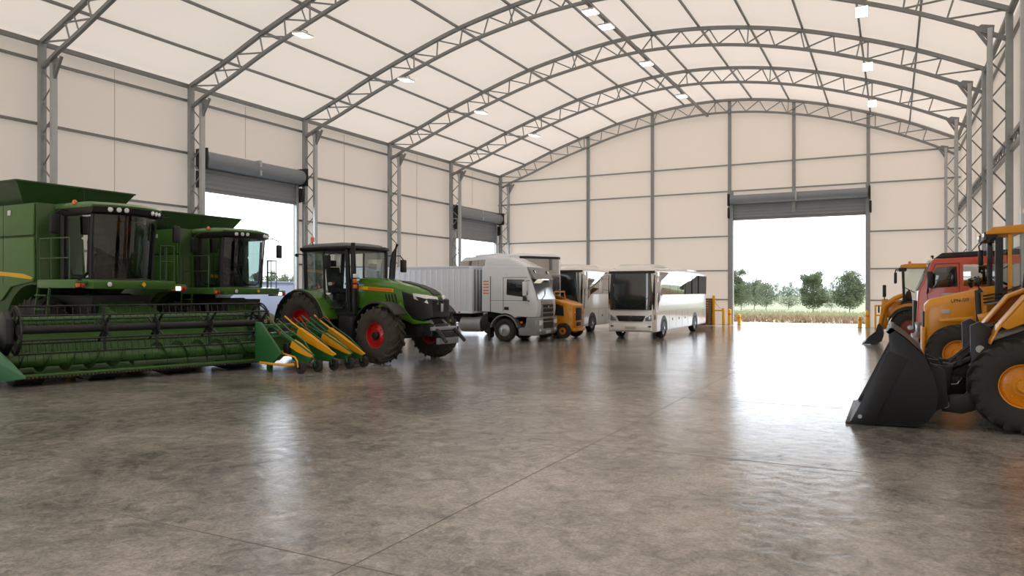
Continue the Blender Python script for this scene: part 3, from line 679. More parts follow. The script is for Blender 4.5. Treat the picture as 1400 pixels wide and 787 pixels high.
    for k in range(4): mb.bar((0.42, -1.62 - 0.035 * k, 1.9 - 0.36 * k), (0.92, -1.62 - 0.035 * k, 1.9 - 0.36 * k), 0.16, 0.03)
    mb.build('ladder', 'jd_green_dark', t)
    # feeder house
    MB().loft([[(0.7, -0.62, 1.15), (0.7, 0.62, 1.15), (0.9, 0.62, 1.95), (0.9, -0.62, 1.95)], [(2.75, -0.66, 0.5), (2.75, 0.66, 0.5), (2.95, 0.66, 1.1), (2.95, -0.66, 1.1)]]).build('feeder_house', 'jd_green_dark', t, bev=0.02)
    for s in (-0.74, 0.74): MB().cyl((0.8, s, 1.0), (2.5, s, 0.75), 0.05, 10).build('lift_ram', 'black_metal', t)
    for s in (-1, 1): wheel(t, 'comb_front', (0, s * 1.28, 0.93), s, 0.93, 0.62, 0.42, 22, 0.05, rim='yellow_decal', style='mid')
    for s in (-1, 1): wheel(t, 'comb_rear', (-2.75, s * 1.2, 0.6), s, 0.6, 0.4, 0.3, 18, 0.04, rim='yellow_decal', style='mid')
    return t
combine('green combine harvester at the left edge of the picture, behind the wide reel header', (-20.0, 12.7, 0), 0, 1.0)
combine('smaller looking green combine harvester in front of the open side door, beside the green tractor', (-20.05, 16.95, 0), 0, 0.92)

# ------------------------------------------------------------------ reel header
def reel_header():
    t = thing('grain_header', 'wide green grain header with black reel standing on the floor before the combines', 'combine header', (-15.45, 11.25, 0), -16.4)
    Y0, Y1 = -2.95, 3.12
    tr = [(0.05, 0.2), (-0.5, 0.17), (-0.9, 0.16), (-1.2, 0.24), (-1.36, 0.5), (-1.4, 1.0), (-1.42, 1.3)]
    bk = [(p[0] - 0.05, p[1] - 0.03) for p in tr][::-1]
    MB().prism(tr + bk, 'y', Y0, Y1).build('trough', 'jd_green', t, smooth=50)
    MB().box(-1.56, -1.36, Y0, Y1, 1.24, 1.42).build('top_beam', 'jd_green', t, bev=0.03)
    MB().box(-1.6, -1.42, Y0, Y1, 0.3, 0.5).build('lower_beam', 'jd_green_dark', t, bev=0.02)
    # auger with two-hand flighting
    au = MB().cyl((-0.92, Y0 + 0.05, 0.48), (-0.92, Y1 - 0.05, 0.48), 0.17, 20).build('auger', 'jd_green', t)
    mb = MB(); n = 260
    for hand, a, b in ((1, Y0 + 0.08, 0.0), (-1, 0.15, Y1 - 0.08)):
        I, O = [], []
        for k in range(n // 2 + 1):
            y = a + (b - a) * k / (n // 2); th = hand * 2 * PI * (y - a) / 0.5
            for L_, r_ in ((I, 0.16), (O, 0.28)): L_.append((-0.92 + r_ * math.cos(th), y, 0.48 + r_ * math.sin(th)))
        mb.loft([I, O], cap=False, close=False)
    mb.build('flighting', 'jd_green_dark', au)
    # cutter bar
    cb = MB().box(-0.06, 0.10, Y0, Y1, 0.165, 0.185).build('cutter_bar', 'tan_metal', t)
    mb = MB(); y = Y0 + 0.04
    while y < Y1:
        mb.loft([[(0.08, y - 0.025, 0.15), (0.08, y + 0.025, 0.15), (0.08, y + 0.025, 0.2), (0.08, y - 0.025, 0.2)], [(0.24, y - 0.006, 0.165), (0.24, y + 0.006, 0.165), (0.24, y + 0.006, 0.175), (0.24, y - 0.006, 0.175)]]); y += 0.0762
    mb.build('knife_guards', 'dark_iron', cb)
    MB().box(-0.12, -0.04, Y0, Y1, 0.2, 0.24).build('cutter_lip', 'jd_green', t)
    # reel
    C = Vector((-0.42, 0, 1.16)); RR = 0.52
    rl = MB().cyl((C.x, -2.62, C.z), (C.x, 3.02, C.z), 0.085, 20).build('reel', 'black_metal', t)
    ang = [R(98 + 60 * k) for k in range(6)]
    for yy in (-2.55, -0.82, 0.32, 1.6, 2.98):
        mb = MB(); end = yy < -2 or yy > 2.5
        pt = [(C.x + RR * math.cos(a), yy, C.z + RR * math.sin(a)) for a in ang]
        for k in range(6):
            mb.bar((C.x, yy, C.z), pt[k], 0.03, 0.05, up=(0, 1, 0))
            if end: mb.bar(pt[k], pt[(k + 1) % 6], 0.03, 0.04, up=(0, 1, 0))
            q0 = Vector((C.x, yy, C.z)) + (Vector(pt[k]) - Vector((C.x, yy, C.z))) * 0.45; q1 = Vector((C.x, yy, C.z)) + (Vector(pt[(k + 1) % 6]) - Vector((C.x, yy, C.z))) * 0.45
            mb.bar(q0, q1, 0.025, 0.035, up=(0, 1, 0))
        mb.lathe([(0.16, yy - 0.03), (0.16, yy + 0.03)], 'y', c=(C.x, 0, C.z), n=18)
        if end:
            s_ = -1 if yy < 0 else 1
            for a0 in range(0, 360, 20):
                pass
            mb.path([(C.x + RR * math.cos(R(a)), yy, C.z + RR * math.sin(R(a))) for a in range(0, 360, 12)], 0.022, 6, up=(0, 1, 0), closed=True)
        mb.build('reel_spider', 'black_metal', rl)
    for a in ang:
        bx, bz = C.x + RR * math.cos(a), C.z + RR * math.sin(a)
        mb = MB().cyl((bx, -2.6, bz), (bx, 3.02, bz), 0.02, 8); y = -2.5
        while y < 3.0:
            mb.path([(bx, y, bz), (bx + 0.02, y, bz - 0.1), (bx + 0.07, y, bz - 0.24)], 0.0065, 4); y += 0.15
        mb.build('reel_bat', 'black_metal', rl)
    for s_, yy in ((-1, -2.72), (1, 3.06)):
        MB().bar((-1.45, yy, 1.36), (-0.3, yy, 1.3), 0.08, 0.10).build('reel_arm', 'black_metal', t)
        MB().cyl((-1.2, yy, 0.7), (-0.5, yy, 1.2), 0.035, 8).build('reel_ram', 'steel', t)
    # end sheets and crop dividers
    for s_, y in ((-1, Y0), (1, Y1)):
        MB().prism([(-1.55, 0.14), (0.05, 0.14), (0.1, 0.3), (-0.35, 0.62), (-0.9, 0.78), (-1.5, 1.3)], 'y', y, y + s_ * 0.05).build('end_sheet', 'jd_green_dark', t, bev=0.01)
        yo = y + s_ * 0.22; ym = y - s_ * 0.02
        if s_ < 0:
            rings = [[(-1.2, y, 0.14), (-1.2, yo, 0.14), (-1.2, yo, 1.05), (-1.2, y, 1.12)], [(-0.2, y + 0.02, 0.14), (-0.2, yo, 0.14), (-0.2, yo, 0.74), (-0.2, y + 0.02, 0.84)],
                     [(0.35, y + 0.18, 0.17), (0.35, y + 0.02, 0.17), (0.35, y + 0.02, 0.5), (0.35, y + 0.18, 0.56)], [(0.85, y + 0.32, 0.25), (0.85, y + 0.3, 0.25), (0.85, y + 0.3, 0.28), (0.85, y + 0.32, 0.28)]]
        else:
            rings = [[(-0.9, y, 0.14), (-0.9, yo, 0.14), (-0.9, yo, 0.5), (-0.9, y, 0.5)], [(-0.25, y, 0.14), (-0.25, yo, 0.14), (-0.25, yo, 0.66), (-0.25, y, 0.7)],
                     [(0.0, y + 0.04, 0.16), (0.0, yo, 0.16), (0.0, yo, 0.58), (0.0, y + 0.04, 0.62)], [(0.3, y + 0.14, 0.34), (0.3, yo + 0.01, 0.34), (0.3, yo + 0.01, 0.37), (0.3, y + 0.14, 0.37)]]
        MB().loft(rings).build('crop_divider', 'head_green' if s_ < 0 else 'jd_green', t, bev=0.015)
    for y in (-2.35, -0.9, 0.75, 2.3):
        MB().prism([(-1.25, 0.02), (-0.35, 0.0), (-0.12, 0.06), (-0.08, 0.16), (-1.25, 0.2)], 'y', y - 0.28, y + 0.28).build('skid_shoe', 'black_metal', t, bev=0.02)
    MB().prism([(-0.9, 0.78), (-0.55, 0.62), (-0.1, 0.9), (-0.12, 1.42), (-0.5, 1.6), (-0.85, 1.4)], 'y', -2.78, -2.64).build('reel_drive', 'black_metal', t, bev=0.02)
    for y in (-2.4, 2.6): MB().box(-1.5, -1.3, y - 0.06, y + 0.06, 0.0, 0.35).build('parking_stand', 'black_metal', t, bev=0.01)
    return t
reel_header()

# ------------------------------------------------------------------ row-crop implement with yellow snouts
def row_implement():
    t = thing('row_crop_implement', 'green and yellow row crop implement on small black wheels beside the tractor', 'farm implement', (-12.66, 14.5, 0), -4, None, 0.95)
    MB().box(-1.5, -1.32, -1.25, 1.05, 0.55, 0.75).build('main_beam', 'implement_green', t, bev=0.02)
    MB().box(-1.5, -1.38, -1.2, 1.0, 1.12, 1.22).build('upper_beam', 'implement_green', t, bev=0.02)
    MB().box(-1.54, -1.2, -1.1, 0.9, 0.35, 1.0).build('gear_housing', 'implement_green', t, bev=0.04)
    MB().prism([(-1.55, 0.25), (-0.9, 0.22), (-0.55, 0.5), (-1.0, 0.95), (-1.35, 1.28), (-1.55, 1.3)], 'y', -1.36, -1.28).build('side_plate', 'implement_green', t, bev=0.015)
    MB().prism([(-1.55, 0.25), (-0.9, 0.22), (-0.7, 0.5), (-1.35, 1.15), (-1.55, 1.2)], 'y', 0.98, 1.06).build('side_plate', 'implement_green', t, bev=0.015)
    MB().path([(-1.3, -1.4, 0.24), (-0.75, -1.4, 0.22), (-0.35, -1.38, 0.22), (-0.1, -1.3, 0.24)], 0.035, 8).build('push_bar', 'implement_yellow', t)
    MB().box(-1.5, -0.9, -1.2, 1.0, 0.42, 0.52).build('cross_beam', 'implement_yellow', t, bev=0.02)
    MB().box(-1.2, -1.1, -1.25, 1.05, 0.85, 0.93).build('cross_tube', 'implement_green', t, bev=0.02)
    for k, (y, xa, za, xb, zb) in enumerate(((-0.9, -0.62, 0.74, 0.12, 0.42), (-0.3, -1.05, 1.02, 0.28, 0.42), (0.3, -0.75, 0.86, 0.3, 0.42), (0.78, -1.0, 0.98, 0.3, 0.36))):
        q = lambda f: (xa + (xb - xa) * f, za + (zb - za) * f)
        R_ = []
        for f, hw, hh in ((0.0, 0.085, 0.10), (0.35, 0.09, 0.10), (0.8, 0.06, 0.06), (1.0, 0.03, 0.025)):
            x, z = q(f); R_.append([(x - 0.04, y - hw, z - hh), (x - 0.04, y + hw, z - hh), (x + 0.04, y + hw * 0.7, z + hh), (x + 0.04, y - hw * 0.7, z + hh)])
        sn = MB().loft(R_).build('snout', 'implement_yellow', t, bev=0.012)
        MB().prism([(xa - 0.1, za - 0.1), (xb, zb - 0.04), (xb - 0.15, 0.24), (xa, 0.3)], 'y', y - 0.03, y + 0.03).build('snout_keel', 'implement_green', sn, bev=0.01)
        MB().path([(-1.5, y - 0.1, 1.42), (xa - 0.15, y - 0.1, za + 0.22), (xb - 0.3, y - 0.07, zb + 0.24), (xb + 0.05, y, zb + 0.02)], 0.024, 6).build('snout_rail', 'implement_green' if k % 2 == 0 else 'implement_yellow', t)
        MB().path([(-1.5, y + 0.22, 1.36), (-1.0, y + 0.2, 1.08), (-0.4, y + 0.18, 0.8), (xb - 0.1, y + 0.06, 0.46)], 0.02, 6).build('snout_rail', 'implement_green', t)
        MB().bar((-1.45, y, 1.15), (xa, y, za + 0.02), 0.06, 0.05).build('snout_bracket', 'implement_green', t)
        MB().box(xa - 0.25, xa - 0.05, y - 0.12, y + 0.12, 0.45, za).build('row_gearbox', 'implement_green' if k % 2 else 'black_metal', t, bev=0.03)
    for k, y in enumerate((-1.2, -0.68, -0.16, 0.36, 0.86)):
        x = 0.0 + 0.1 * k * 0.6
        wheel(t, 'impl_wheel', (x, y, 0.155), -1, 0.155, 0.12, 0.07, 1, 0.008, kind='road', rim='black_metal', style='flat', name='small_wheel')
        MB().path([(x, y - 0.09, 0.155), (x - 0.02, y - 0.09, 0.32), (x - 0.2, y - 0.02, 0.42), (x - 0.7, y, 0.5)], 0.022, 6).build('wheel_fork', 'implement_yellow' if k == 0 else 'implement_green', t)
    for k in range(7):
        y = -1.05 + 0.33 * k; MB().path([(-1.5, y, 1.3), (-1.35, y + 0.05, 1.38), (-1.15, y + 0.1, 1.15), (-1.05, y + 0.1, 0.95)], 0.014, 5).build('hose', 'red_rim' if k % 3 == 0 else 'black_plastic', t)
    for x, y in ((-1.4, -1.0), (-1.4, 0.8)): MB().box(x - 0.06, x + 0.06, y - 0.06, y + 0.06, 0, 0.5).build('parking_stand', 'implement_green', t, bev=0.01)
    return t
row_implement()
# ------------------------------------------------------------------ tractor
def tractor():
    t = thing('tractor', 'green tractor with red wheel rims and black cab frame, in front of the white truck', 'tractor', (-15.5, 17.75, 0), -7)
    def hood_ring(x, hw, zb, zt, sh): return [(x, -hw, zb), (x, -hw, zt - sh), (x, -hw + 0.10, zt - 0.04), (x, -hw * 0.35, zt), (x, hw * 0.35, zt), (x, hw - 0.10, zt - 0.04), (x, hw, zt - sh), (x, hw, zb)]
    MB().loft([hood_ring(1.5, 0.46, 1.5, 2.42, 0.2), hood_ring(2.3, 0.47, 1.45, 2.38, 0.18), hood_ring(3.0, 0.47, 1.4, 2.28, 0.17), hood_ring(3.6, 0.45, 1.36, 2.15, 0.17), hood_ring(4.0, 0.42, 1.35, 2.02, 0.16), hood_ring(4.2, 0.36, 1.38, 1.88, 0.14)]).build('hood', 'tractor_green', t, bev=0.02, smooth=50)
    MB().loft([[(x, -0.16, z + 0.012), (x, 0.16, z + 0.012), (x, 0.16, z - 0.03), (x, -0.16, z - 0.03)] for x, z in ((3.0, 2.285), (3.6, 2.16), (4.0, 2.03), (4.19, 1.9))]).build('hood_vent', 'black_plastic', t)
    # black grille shell round the nose, side cheeks green below
    def cheek(y): return [(3.25, y, 2.02), (4.02, y * 0.92, 1.82), (4.30, y * 0.80, 1.78), (4.36, y * 0.78, 1.28), (4.0, y * 0.94, 1.2), (3.66, y, 1.22), (3.38, y, 1.5)]
    n = [Vector(p) for p in cheek(-0.475)]; f = [Vector(p) for p in cheek(0.475)]
    g = MB().loft([n, f]).build('grille', 'black_plastic', t, bev=0.03)
    mb = MB()
    for k in range(9): mb.box(4.28, 4.345, -0.33, 0.33, 1.32 + 0.05 * k, 1.34 + 0.05 * k)
    mb.build('grille_slats', 'black_metal', g)
    for s in (-1, 1):
        MB().loft([[(3.68, s * 0.478, 1.95), (3.74, s * 0.482, 1.78), (4.2, s * 0.432, 1.66), (4.12, s * 0.40, 1.9)], [(3.75, s * 0.40, 1.92), (3.77, s * 0.4, 1.82), (4.335, s * 0.12, 1.62), (4.29, s * 0.1, 1.84)]]).build('headlight', 'clear_lens', t, bev=0.01)
        MB().prism([(1.5, 1.45), (2.9, 1.42), (3.25, 1.72), (3.42, 1.45), (3.7, 1.22), (4.1, 1.16), (4.3, 1.2), (4.3, 1.12), (3.7, 1.08), (3.3, 1.2), (3.0, 1.22), (2.0, 1.3), (1.5, 1.3)], 'y', s * 0.42, s * 0.49).build('lower_cheek', 'tractor_green', t, bev=0.015)
        MB().loft([[(1.55, s * 0.475, 2.16), (1.55, s * 0.475, 2.06), (1.55, s * 0.462, 2.06), (1.55, s * 0.462, 2.16)], [(2.95, s * 0.485, 2.07), (2.95, s * 0.485, 1.97), (2.95, s * 0.46, 1.97), (2.95, s * 0.46, 2.07)]]).build('hood_stripe', 'yellow_decal', t)
        MB().loft([[(1.95, s * 0.49, 2.12), (1.95, s * 0.49, 2.04), (1.95, s * 0.462, 2.04), (1.95, s * 0.462, 2.12)], [(2.9, s * 0.488, 2.06), (2.9, s * 0.488, 1.985), (2.9, s * 0.46, 1.985), (2.9, s * 0.46, 2.06)]]).build('hood_stripe', 'orange_decal', t)
        mb = MB()
        for k in range(4): mb.prism([(2.62 + .12 * k, 1.92), (2.67 + .12 * k, 1.92), (2.78 + .12 * k, 1.55), (2.73 + .12 * k, 1.55)], 'y', s * 0.462, s * 0.48)
        mb.build('hood_louvre', 'black_plastic', t)
        MB().box(4.2, 4.3, s * 0.2 - 0.05, s * 0.2 + 0.05, 1.36, 1.44).build('nose_lamp', 'head_on' if s < 0 else 'clear_lens', t, bev=0.015)
    MB().prism([(4.352, 1.42), (4.352, 1.66), (4.372, 1.62), (4.372, 1.46)], 'y', -0.05, 0.05).build('emblem', 'alloy', t, bev=0.006)
    # hull, axles, linkage
    MB().prism([(-0.7, 0.75), (1.2, 0.65), (3.6, 0.75), (4.1, 0.9), (4.1, 1.3), (-0.7, 1.45)], 'y', -0.32, 0.32).build('engine_block', 'dark_iron', t, bev=0.04)
    MB().cyl((-0.3, -0.75, 0.95), (-0.3, 0.75, 0.95), 0.2, 14).build('rear_axle', 'dark_iron', t)
    MB().bar((3.1, -0.9, 0.75), (3.1, 0.9, 0.75), 0.22, 0.2).build('front_axle', 'dark_iron', t, bev=0.03)
    fl = MB().box(4.0, 4.35, -0.4, 0.4, 0.75, 1.1).build('front_linkage', 'black_metal', t, bev=0.03)
    for s in (-1, 1):
        MB().path([(4.25, s * 0.36, 1.0), (4.55, s * 0.38, 0.9), (4.85, s * 0.4, 0.62)], [0.07, 0.06, 0.05], 8).build('link_arm', 'black_metal', fl)
        MB().cyl((4.15, s * 0.25, 1.2), (4.45, s * 0.36, 0.9), 0.04, 8).build('lift_ram', 'steel', fl)
    MB().box(4.35, 4.5, -0.5, 0.5, 0.92, 1.02).build('linkage_bar', 'steel', fl, bev=0.015); MB().box(4.5, 4.62, -0.42, 0.42, 0.55, 0.72).build('linkage_plate', 'steel_dark', fl, bev=0.015)
    MB().box(4.36, 4.6, -0.3, 0.3, 0.62, 0.9).build('front_weight', 'black_metal', t, bev=0.05)
    # cab
    MB().prism([(-0.55, 1.25), (1.5, 1.25), (1.5, 1.5), (1.0, 1.55), (-0.55, 1.9)], 'y', -0.62, 0.62).build('cab_floor', 'black_plastic', t, bev=0.02)
    def ringr(x0, x1, hy, z): return [(x0, -hy, z), (x0 + 0.0, hy, z), (x1 - 0.12, hy, z), (x1, hy * 0.7, z), (x1 + 0.05, 0, z), (x1, -hy * 0.7, z), (x1 - 0.12, -hy, z)]
    MB().loft([ringr(-0.55, 1.5, 0.82, 3.2), ringr(-0.6, 1.62, 0.88, 3.26), ringr(-0.6, 1.6, 0.88, 3.34)]).build('roof_rim', 'black_plastic', t, bev=0.015)
    MB().loft([ringr(-0.55, 1.45, 0.84, 3.34), ringr(-0.5, 1.35, 0.8, 3.42), ringr(-0.3, 1.1, 0.6, 3.46)]).build('cab_roof', 'cab_grey', t, bev=0.02, smooth=50)
    pil = {'A': [(1.46, 0.72, 1.4), (1.42, 0.8, 3.22)], 'B': [(0.45, 0.78, 1.5), (0.42, 0.83, 3.22)], 'C': [(-0.5, 0.7, 1.85), (-0.46, 0.78, 3.22)]}
    for s in (-1, 1):
        for k, (p, q) in pil.items():
            MB().bar((p[0], s * p[1], p[2]), (q[0], s * q[1], q[2]), 0.1 if k != 'B' else 0.06, 0.1 if k != 'B' else 0.06, up=(1, 0, 0)).build('cab_pillar', 'black_plastic', t, bev=0.02)
        mb = MB(); mb.quad((-0.45, s * 0.72, 1.95), (0.44, s * 0.79, 1.9), (0.42, s * 0.83, 3.2), (-0.44, s * 0.79, 3.2)); mb.quad((0.46, s * 0.79, 1.55), (1.4, s * 0.74, 1.5), (1.38, s * 0.81, 3.2), (0.44, s * 0.83, 3.2)); mb.build('side_window', 'glass_clear', t)
        MB().path([(1.36, s * 0.80, 3.15), (1.36, s * 0.755, 1.65), (1.2, s * 0.765, 1.5), (0.6, s * 0.79, 1.5), (0.5, s * 0.8, 1.62)], 0.025, 6).build('door_frame', 'black_plastic', t)
    mb = MB(); mb.loft([[(1.47 + 0.12 * (1 - (y / 0.75)**2), y, 1.6) for y in (-.72, -.36, 0, .36, .72)], [(1.43 + 0.12 * (1 - (y / 0.78)**2), y * 1.08, 3.2) for y in (-.72, -.36, 0, .36, .72)]], cap=False, close=False); mb.build('windscreen', 'glass_clear', t)
    MB().quad((-0.5, -0.68, 1.95), (-0.5, 0.68, 1.95), (-0.48, 0.76, 3.2), (-0.48, -0.76, 3.2)).build('rear_window', 'glass_clear', t)
    seat(t, 0.2, 1.95); steering(t, 0.85, 2.3)
    MB().prism([(0.9, 1.5), (1.4, 1.5), (1.3, 2.25), (1.0, 2.2)], 'y', -0.28, 0.28).build('dashboard', 'black_plastic', t, bev=0.04)
    for y in (-0.5, -0.3, 0.45, 0.62): round_lamp(t, (1.62 - 0.1 * abs(y), y, 3.29), (1, 0, -0.1), 0.055)
    MB().path([(-0.1, -0.8, 3.4), (-0.1, -0.8, 3.52)], 0.02, 6).build('beacon_stem', 'black_plastic', t)
    MB().path([(-0.1, -0.8, 3.5), (-0.1, -0.8, 3.62), (-0.1, -0.8, 3.66)], [0.06, 0.06, 0.03], 12).build('beacon', 'orange_lens', t)
    mirror(t, [(1.4, -0.85, 3.1), (1.2, -1.1, 3.15), (1.05, -1.2, 3.05)], (1.02, -1.22, 2.85), (0.12, 0.22, 0.42))
    mirror(t, [(1.4, 0.85, 3.1), (1.5, 1.35, 3.12), (1.5, 1.5, 3.0)], (1.5, 1.5, 2.8), (0.1, 0.22, 0.4))
    mirror(t, [(-0.4, -0.8, 3.1), (-0.5, -1.0, 3.14)], (-0.52, -1.05, 3.1), (0.1, 0.1, 0.1))
    MB().path([(1.52, -0.62, 1.35), (1.56, -0.66, 1.7), (1.56, -0.7, 3.1), (1.6, -0.74, 3.42)], [0.085, 0.085, 0.075, 0.06], 12).build('exhaust_stack', 'black_metal', t)
    MB().path([(1.7, 0.62, 1.9), (1.74, 0.72, 2.3), (1.74, 0.78, 2.9), (1.78, 0.8, 3.2), (1.86, 0.84, 3.45)], [0.06, 0.1, 0.1, 0.07, 0.05], 12).build('air_intake', 'black_metal', t)
    for z, m_ in ((2.45, 'clear_lens'), (2.3, 'orange_lens'), (2.14, 'orange_lens')): MB().box(1.6, 1.68, -0.76, -0.64, z - 0.06, z + 0.06).build('front_lamp', m_, t, bev=0.02)
    # fenders, steps, tank
    for s in (-1, 1):
        A_ = arc(-0.3, 0.98, 1.10, 12, 175, 18); rings = [[(x, s * 0.58, z), (x, s * 1.12, z), (x, s * 1.16, z - 0.07), (x, s * 1.13, z - 0.09), (x, s * 1.1, z - 0.035), (x, s * 0.58, z - 0.035)] for x, z in A_]
        MB().loft(rings).build('rear_fender', 'tractor_green', t)
        MB().loft([[(x, s * 1.1, z - 0.03), (x, s * 1.22, z - 0.05), (x, s * 1.22, z - 0.1), (x, s * 1.1, z - 0.1)] for x, z in arc(-0.3, 0.98, 1.105, 12, 178, 18)]).build('fender_lip', 'black_plastic', t)
        MB().box(-1.44, -1.34, s * 0.95 - 0.12, s * 0.95 + 0.12, 1.45, 1.6).build('tail_lamp', 'red_lens', t, bev=0.02)
        A_ = arc(3.1, 0.8, 0.92, 40, 165, 12); MB().loft([[(x, s * 0.82, z), (x, s * 1.3, z), (x, s * 1.32, z - 0.04), (x, s * 1.29, z - 0.05), (x, s * 0.82, z - 0.025)] for x, z in A_]).build('front_fender', 'black_plastic', t)
        MB().box(1.15, 1.75, s * 0.66 - 0.26, s * 0.66 + 0.26, 0.5, 1.28).build('fuel_tank', 'black_plastic', t, bev=0.06)
    mb = MB()
    for k in range(3): mb.box(0.62, 1.12, -1.05, -0.78, 0.52 + 0.32 * k, 0.56 + 0.32 * k)
    mb.box(0.62, 0.66, -0.95, -0.9, 0.5, 1.4); mb.build('steps', 'black_metal', t)
    for s in (-1, 1): wheel(t, 'tr_rear', (-0.3, s * 0.9, 0.98), s, 0.98, 0.58, 0.5, 22, 0.055, rim='red_rim', style='deep', tyre='rubber_dusty')
    for s in (-1, 1): wheel(t, 'tr_front', (3.1, s * 1.14, 0.79), s, 0.79, 0.56, 0.38, 18, 0.055, rim='red_rim', style='mid', tyre='rubber_dusty', steer=-3)
    return t
tractor()

# ------------------------------------------------------------------ white truck and its box trailer
def truck():
    t = thing('truck', 'white and grey truck cab with roof spoiler, pulling the white box trailer', 'truck', (-13.75, 26.65, 0), 4)
    W = 1.08
    side = [(-1.0, 1.18), (-0.62, 1.18)] + arc(0, 0.5, 0.62, 115, 30, 6)[1:-1] + [(0.56, 1.0), (1.0, 0.98), (1.36, 0.98), (1.40, 1.35), (1.38, 1.66), (1.10, 2.55), (0.92, 2.98), (-0.98, 3.02)]
    MB().prism(side, 'y', -W, W).build('cab_shell', 'truck_white', t, bev=0.05)
    MB().loft([[(-0.98, -0.95, 3.0), (-0.98, 0.95, 3.0), (0.92, 0.95, 2.97), (0.92, -0.95, 2.97)], [(-0.92, -0.85, 3.42), (-0.92, 0.85, 3.42), (0.1, 0.85, 3.36), (0.1, -0.85, 3.36)]]).build('roof_spoiler', 'truck_white', t, bev=0.09, smooth=60)
    ws = MB().loft([[(1.41, -0.95, 1.68), (1.41, 0.95, 1.68), (1.12, 0.95, 2.55), (1.12, -0.95, 2.55)], [(1.36, -0.95, 1.68), (1.36, 0.95, 1.68), (1.07, 0.95, 2.55), (1.07, -0.95, 2.55)]]); ws.build('windscreen', 'glass_black', t)
    MB().loft([[(1.15, -1.0, 2.5), (1.15, 1.0, 2.5), (1.34, 1.0, 2.46), (1.34, -1.0, 2.46)], [(0.92, -0.98, 2.97), (0.92, 0.98, 2.97), (1.02, 0.98, 2.94), (1.02, -0.98, 2.94)]]).build('sun_visor', 'truck_grey', t, bev=0.03)
    for y in (-0.7, 0.7): round_lamp(t, (1.17, y, 2.78), (1, 0, 0.3), 0.07, 'visor_lamp')
    MB().loft([[(1.34, -0.35, 2.49), (1.34, 0.35, 2.49), (1.36, 0.35, 2.45), (1.36, -0.35, 2.45)], [(1.12, -.35, 2.5), (1.12, .35, 2.5), (1.12, .35, 2.46), (1.12, -.35, 2.46)]]).build('marker_strip', 'head_on', t)
    MB().path([(1.42, -0.6, 1.68), (1.36, -0.1, 1.85), (1.3, 0.1, 2.1)], 0.012, 5).build('wiper', 'black_plastic', t)
    # front: grille panels, bumper, lamps
    MB().prism([(1.38, 0.95), (1.44, 0.95), (1.46, 1.35), (1.42, 1.64), (1.36, 1.64)], 'y', -0.62, 0.62).build('grille_frame', 'truck_grey', t, bev=0.02)
    for z0, z1 in ((1.36, 1.48), (1.18, 1.32), (1.0, 1.12)):
        MB().box(1.40, 1.475, -0.56, 0.56, z0, z1).build('grille_slot', 'black_plastic', t, bev=0.01)
    MB().prism([(1.46, 1.32), (1.48, 1.40), (1.46, 1.48), (1.44, 1.4)], 'y', -0.09, 0.09).build('emblem', 'chrome', t)
    MB().prism([(0.62, 0.26), (1.36, 0.26), (1.46, 0.4), (1.46, 0.98), (0.95, 0.98), (0.9, 0.6), (0.62, 0.56)], 'y', -W - 0.01, W + 0.01).build('bumper', 'truck_grey', t, bev=0.05)
    MB().box(1.4, 1.475, -0.55, 0.55, 0.52, 0.78).build('lower_grille', 'black_plastic', t, bev=0.02); MB().box(1.4, 1.48, -0.55, 0.55, 0.82, 0.92).build('lower_grille', 'black_plastic', t, bev=0.02)
    MB().box(1.46, 1.485, -0.26, 0.26, 0.34, 0.45).build('number_plate', 'plate', t)
    for s in (-1, 1):
        MB().loft([[(1.35, s * 1.1, 0.66), (1.35, s * 1.1, 0.9), (1.3, s * 0.95, 0.9), (1.3, s * 0.95, 0.66)], [(1.48, s * 0.98, 0.66), (1.48, s * 0.98, 0.88), (1.48, s * 0.62, 0.84), (1.48, s * 0.62, 0.68)]]).build('headlight', 'clear_lens', t, bev=0.015)
        MB().box(1.42, 1.475, s * 0.85 - 0.09, s * 0.85 + 0.09, 0.42, 0.52).build('fog_lamp', 'clear_lens', t, bev=0.015)
        MB().box(0.7, 0.8, s * 1.085, s * 1.10, 0.74, 0.82).build('side_indicator', 'orange_lens', t)
        # door window, seams, handle, mirrors
        MB().prism([(0.1, 1.86), (0.9, 1.76), (1.02, 1.88), (0.86, 2.46), (0.12, 2.48)], 'y', s * (W - 0.02), s * (W + 0.012)).build('door_window', 'glass_black', t, bev=0.01)
        mb = MB(); mb.box(-0.045, -0.03, s * (W - 0.01), s * (W + 0.006), 1.2, 2.55); mb.box(-0.61, -0.585, s * (W - 0.01), s * (W + 0.008), 1.2, 2.6); mb.box(-0.04, 1.0, s * (W - 0.01), s * (W + 0.006), 2.535, 2.55); mb.box(-0.58, 1.1, s * (W - 0.01), s * (W + 0.006), 1.63, 1.642)
        mb.build('door_seam', 'black_plastic', t)
        MB().box(0.0, 0.2, s * (W - 0.01), s * (W + 0.02), 1.26, 1.38).build('door_handle', 'black_plastic', t, bev=0.01)
        MB().box(-0.42, -0.16, s * (W - 0.01), s * (W + 0.008), 1.95, 2.45).build('bunk_panel', 'truck_white', t, bev=0.01)
        mirror(t, [(1.08, s * W, 2.42), (1.0, s * 1.26, 2.4), (0.98, s * 1.28, 1.7), (1.08, s * W, 1.6)], (0.96, s * 1.28, 2.1), (0.14, 0.2, 0.56), m='truck_white', r=0.014)
        MB().box(0.9, 1.02, s * 1.18, s * 1.36, 1.62, 1.78).build('wide_mirror', 'black_plastic', t, bev=0.03)
        A_ = arc(0, 0.48, 0.60, 10, 172, 12); MB().loft([[(x, s * 0.7, z), (x, s * 1.12, z), (x * 0.93, s * 1.12, 0.48 + (z - 0.48) * 0.93), (x * 0.93, s * 0.7, 0.48 + (z - 0.48) * 0.93)] for x, z in A_]).build('wheel_arch', 'truck_grey', t)
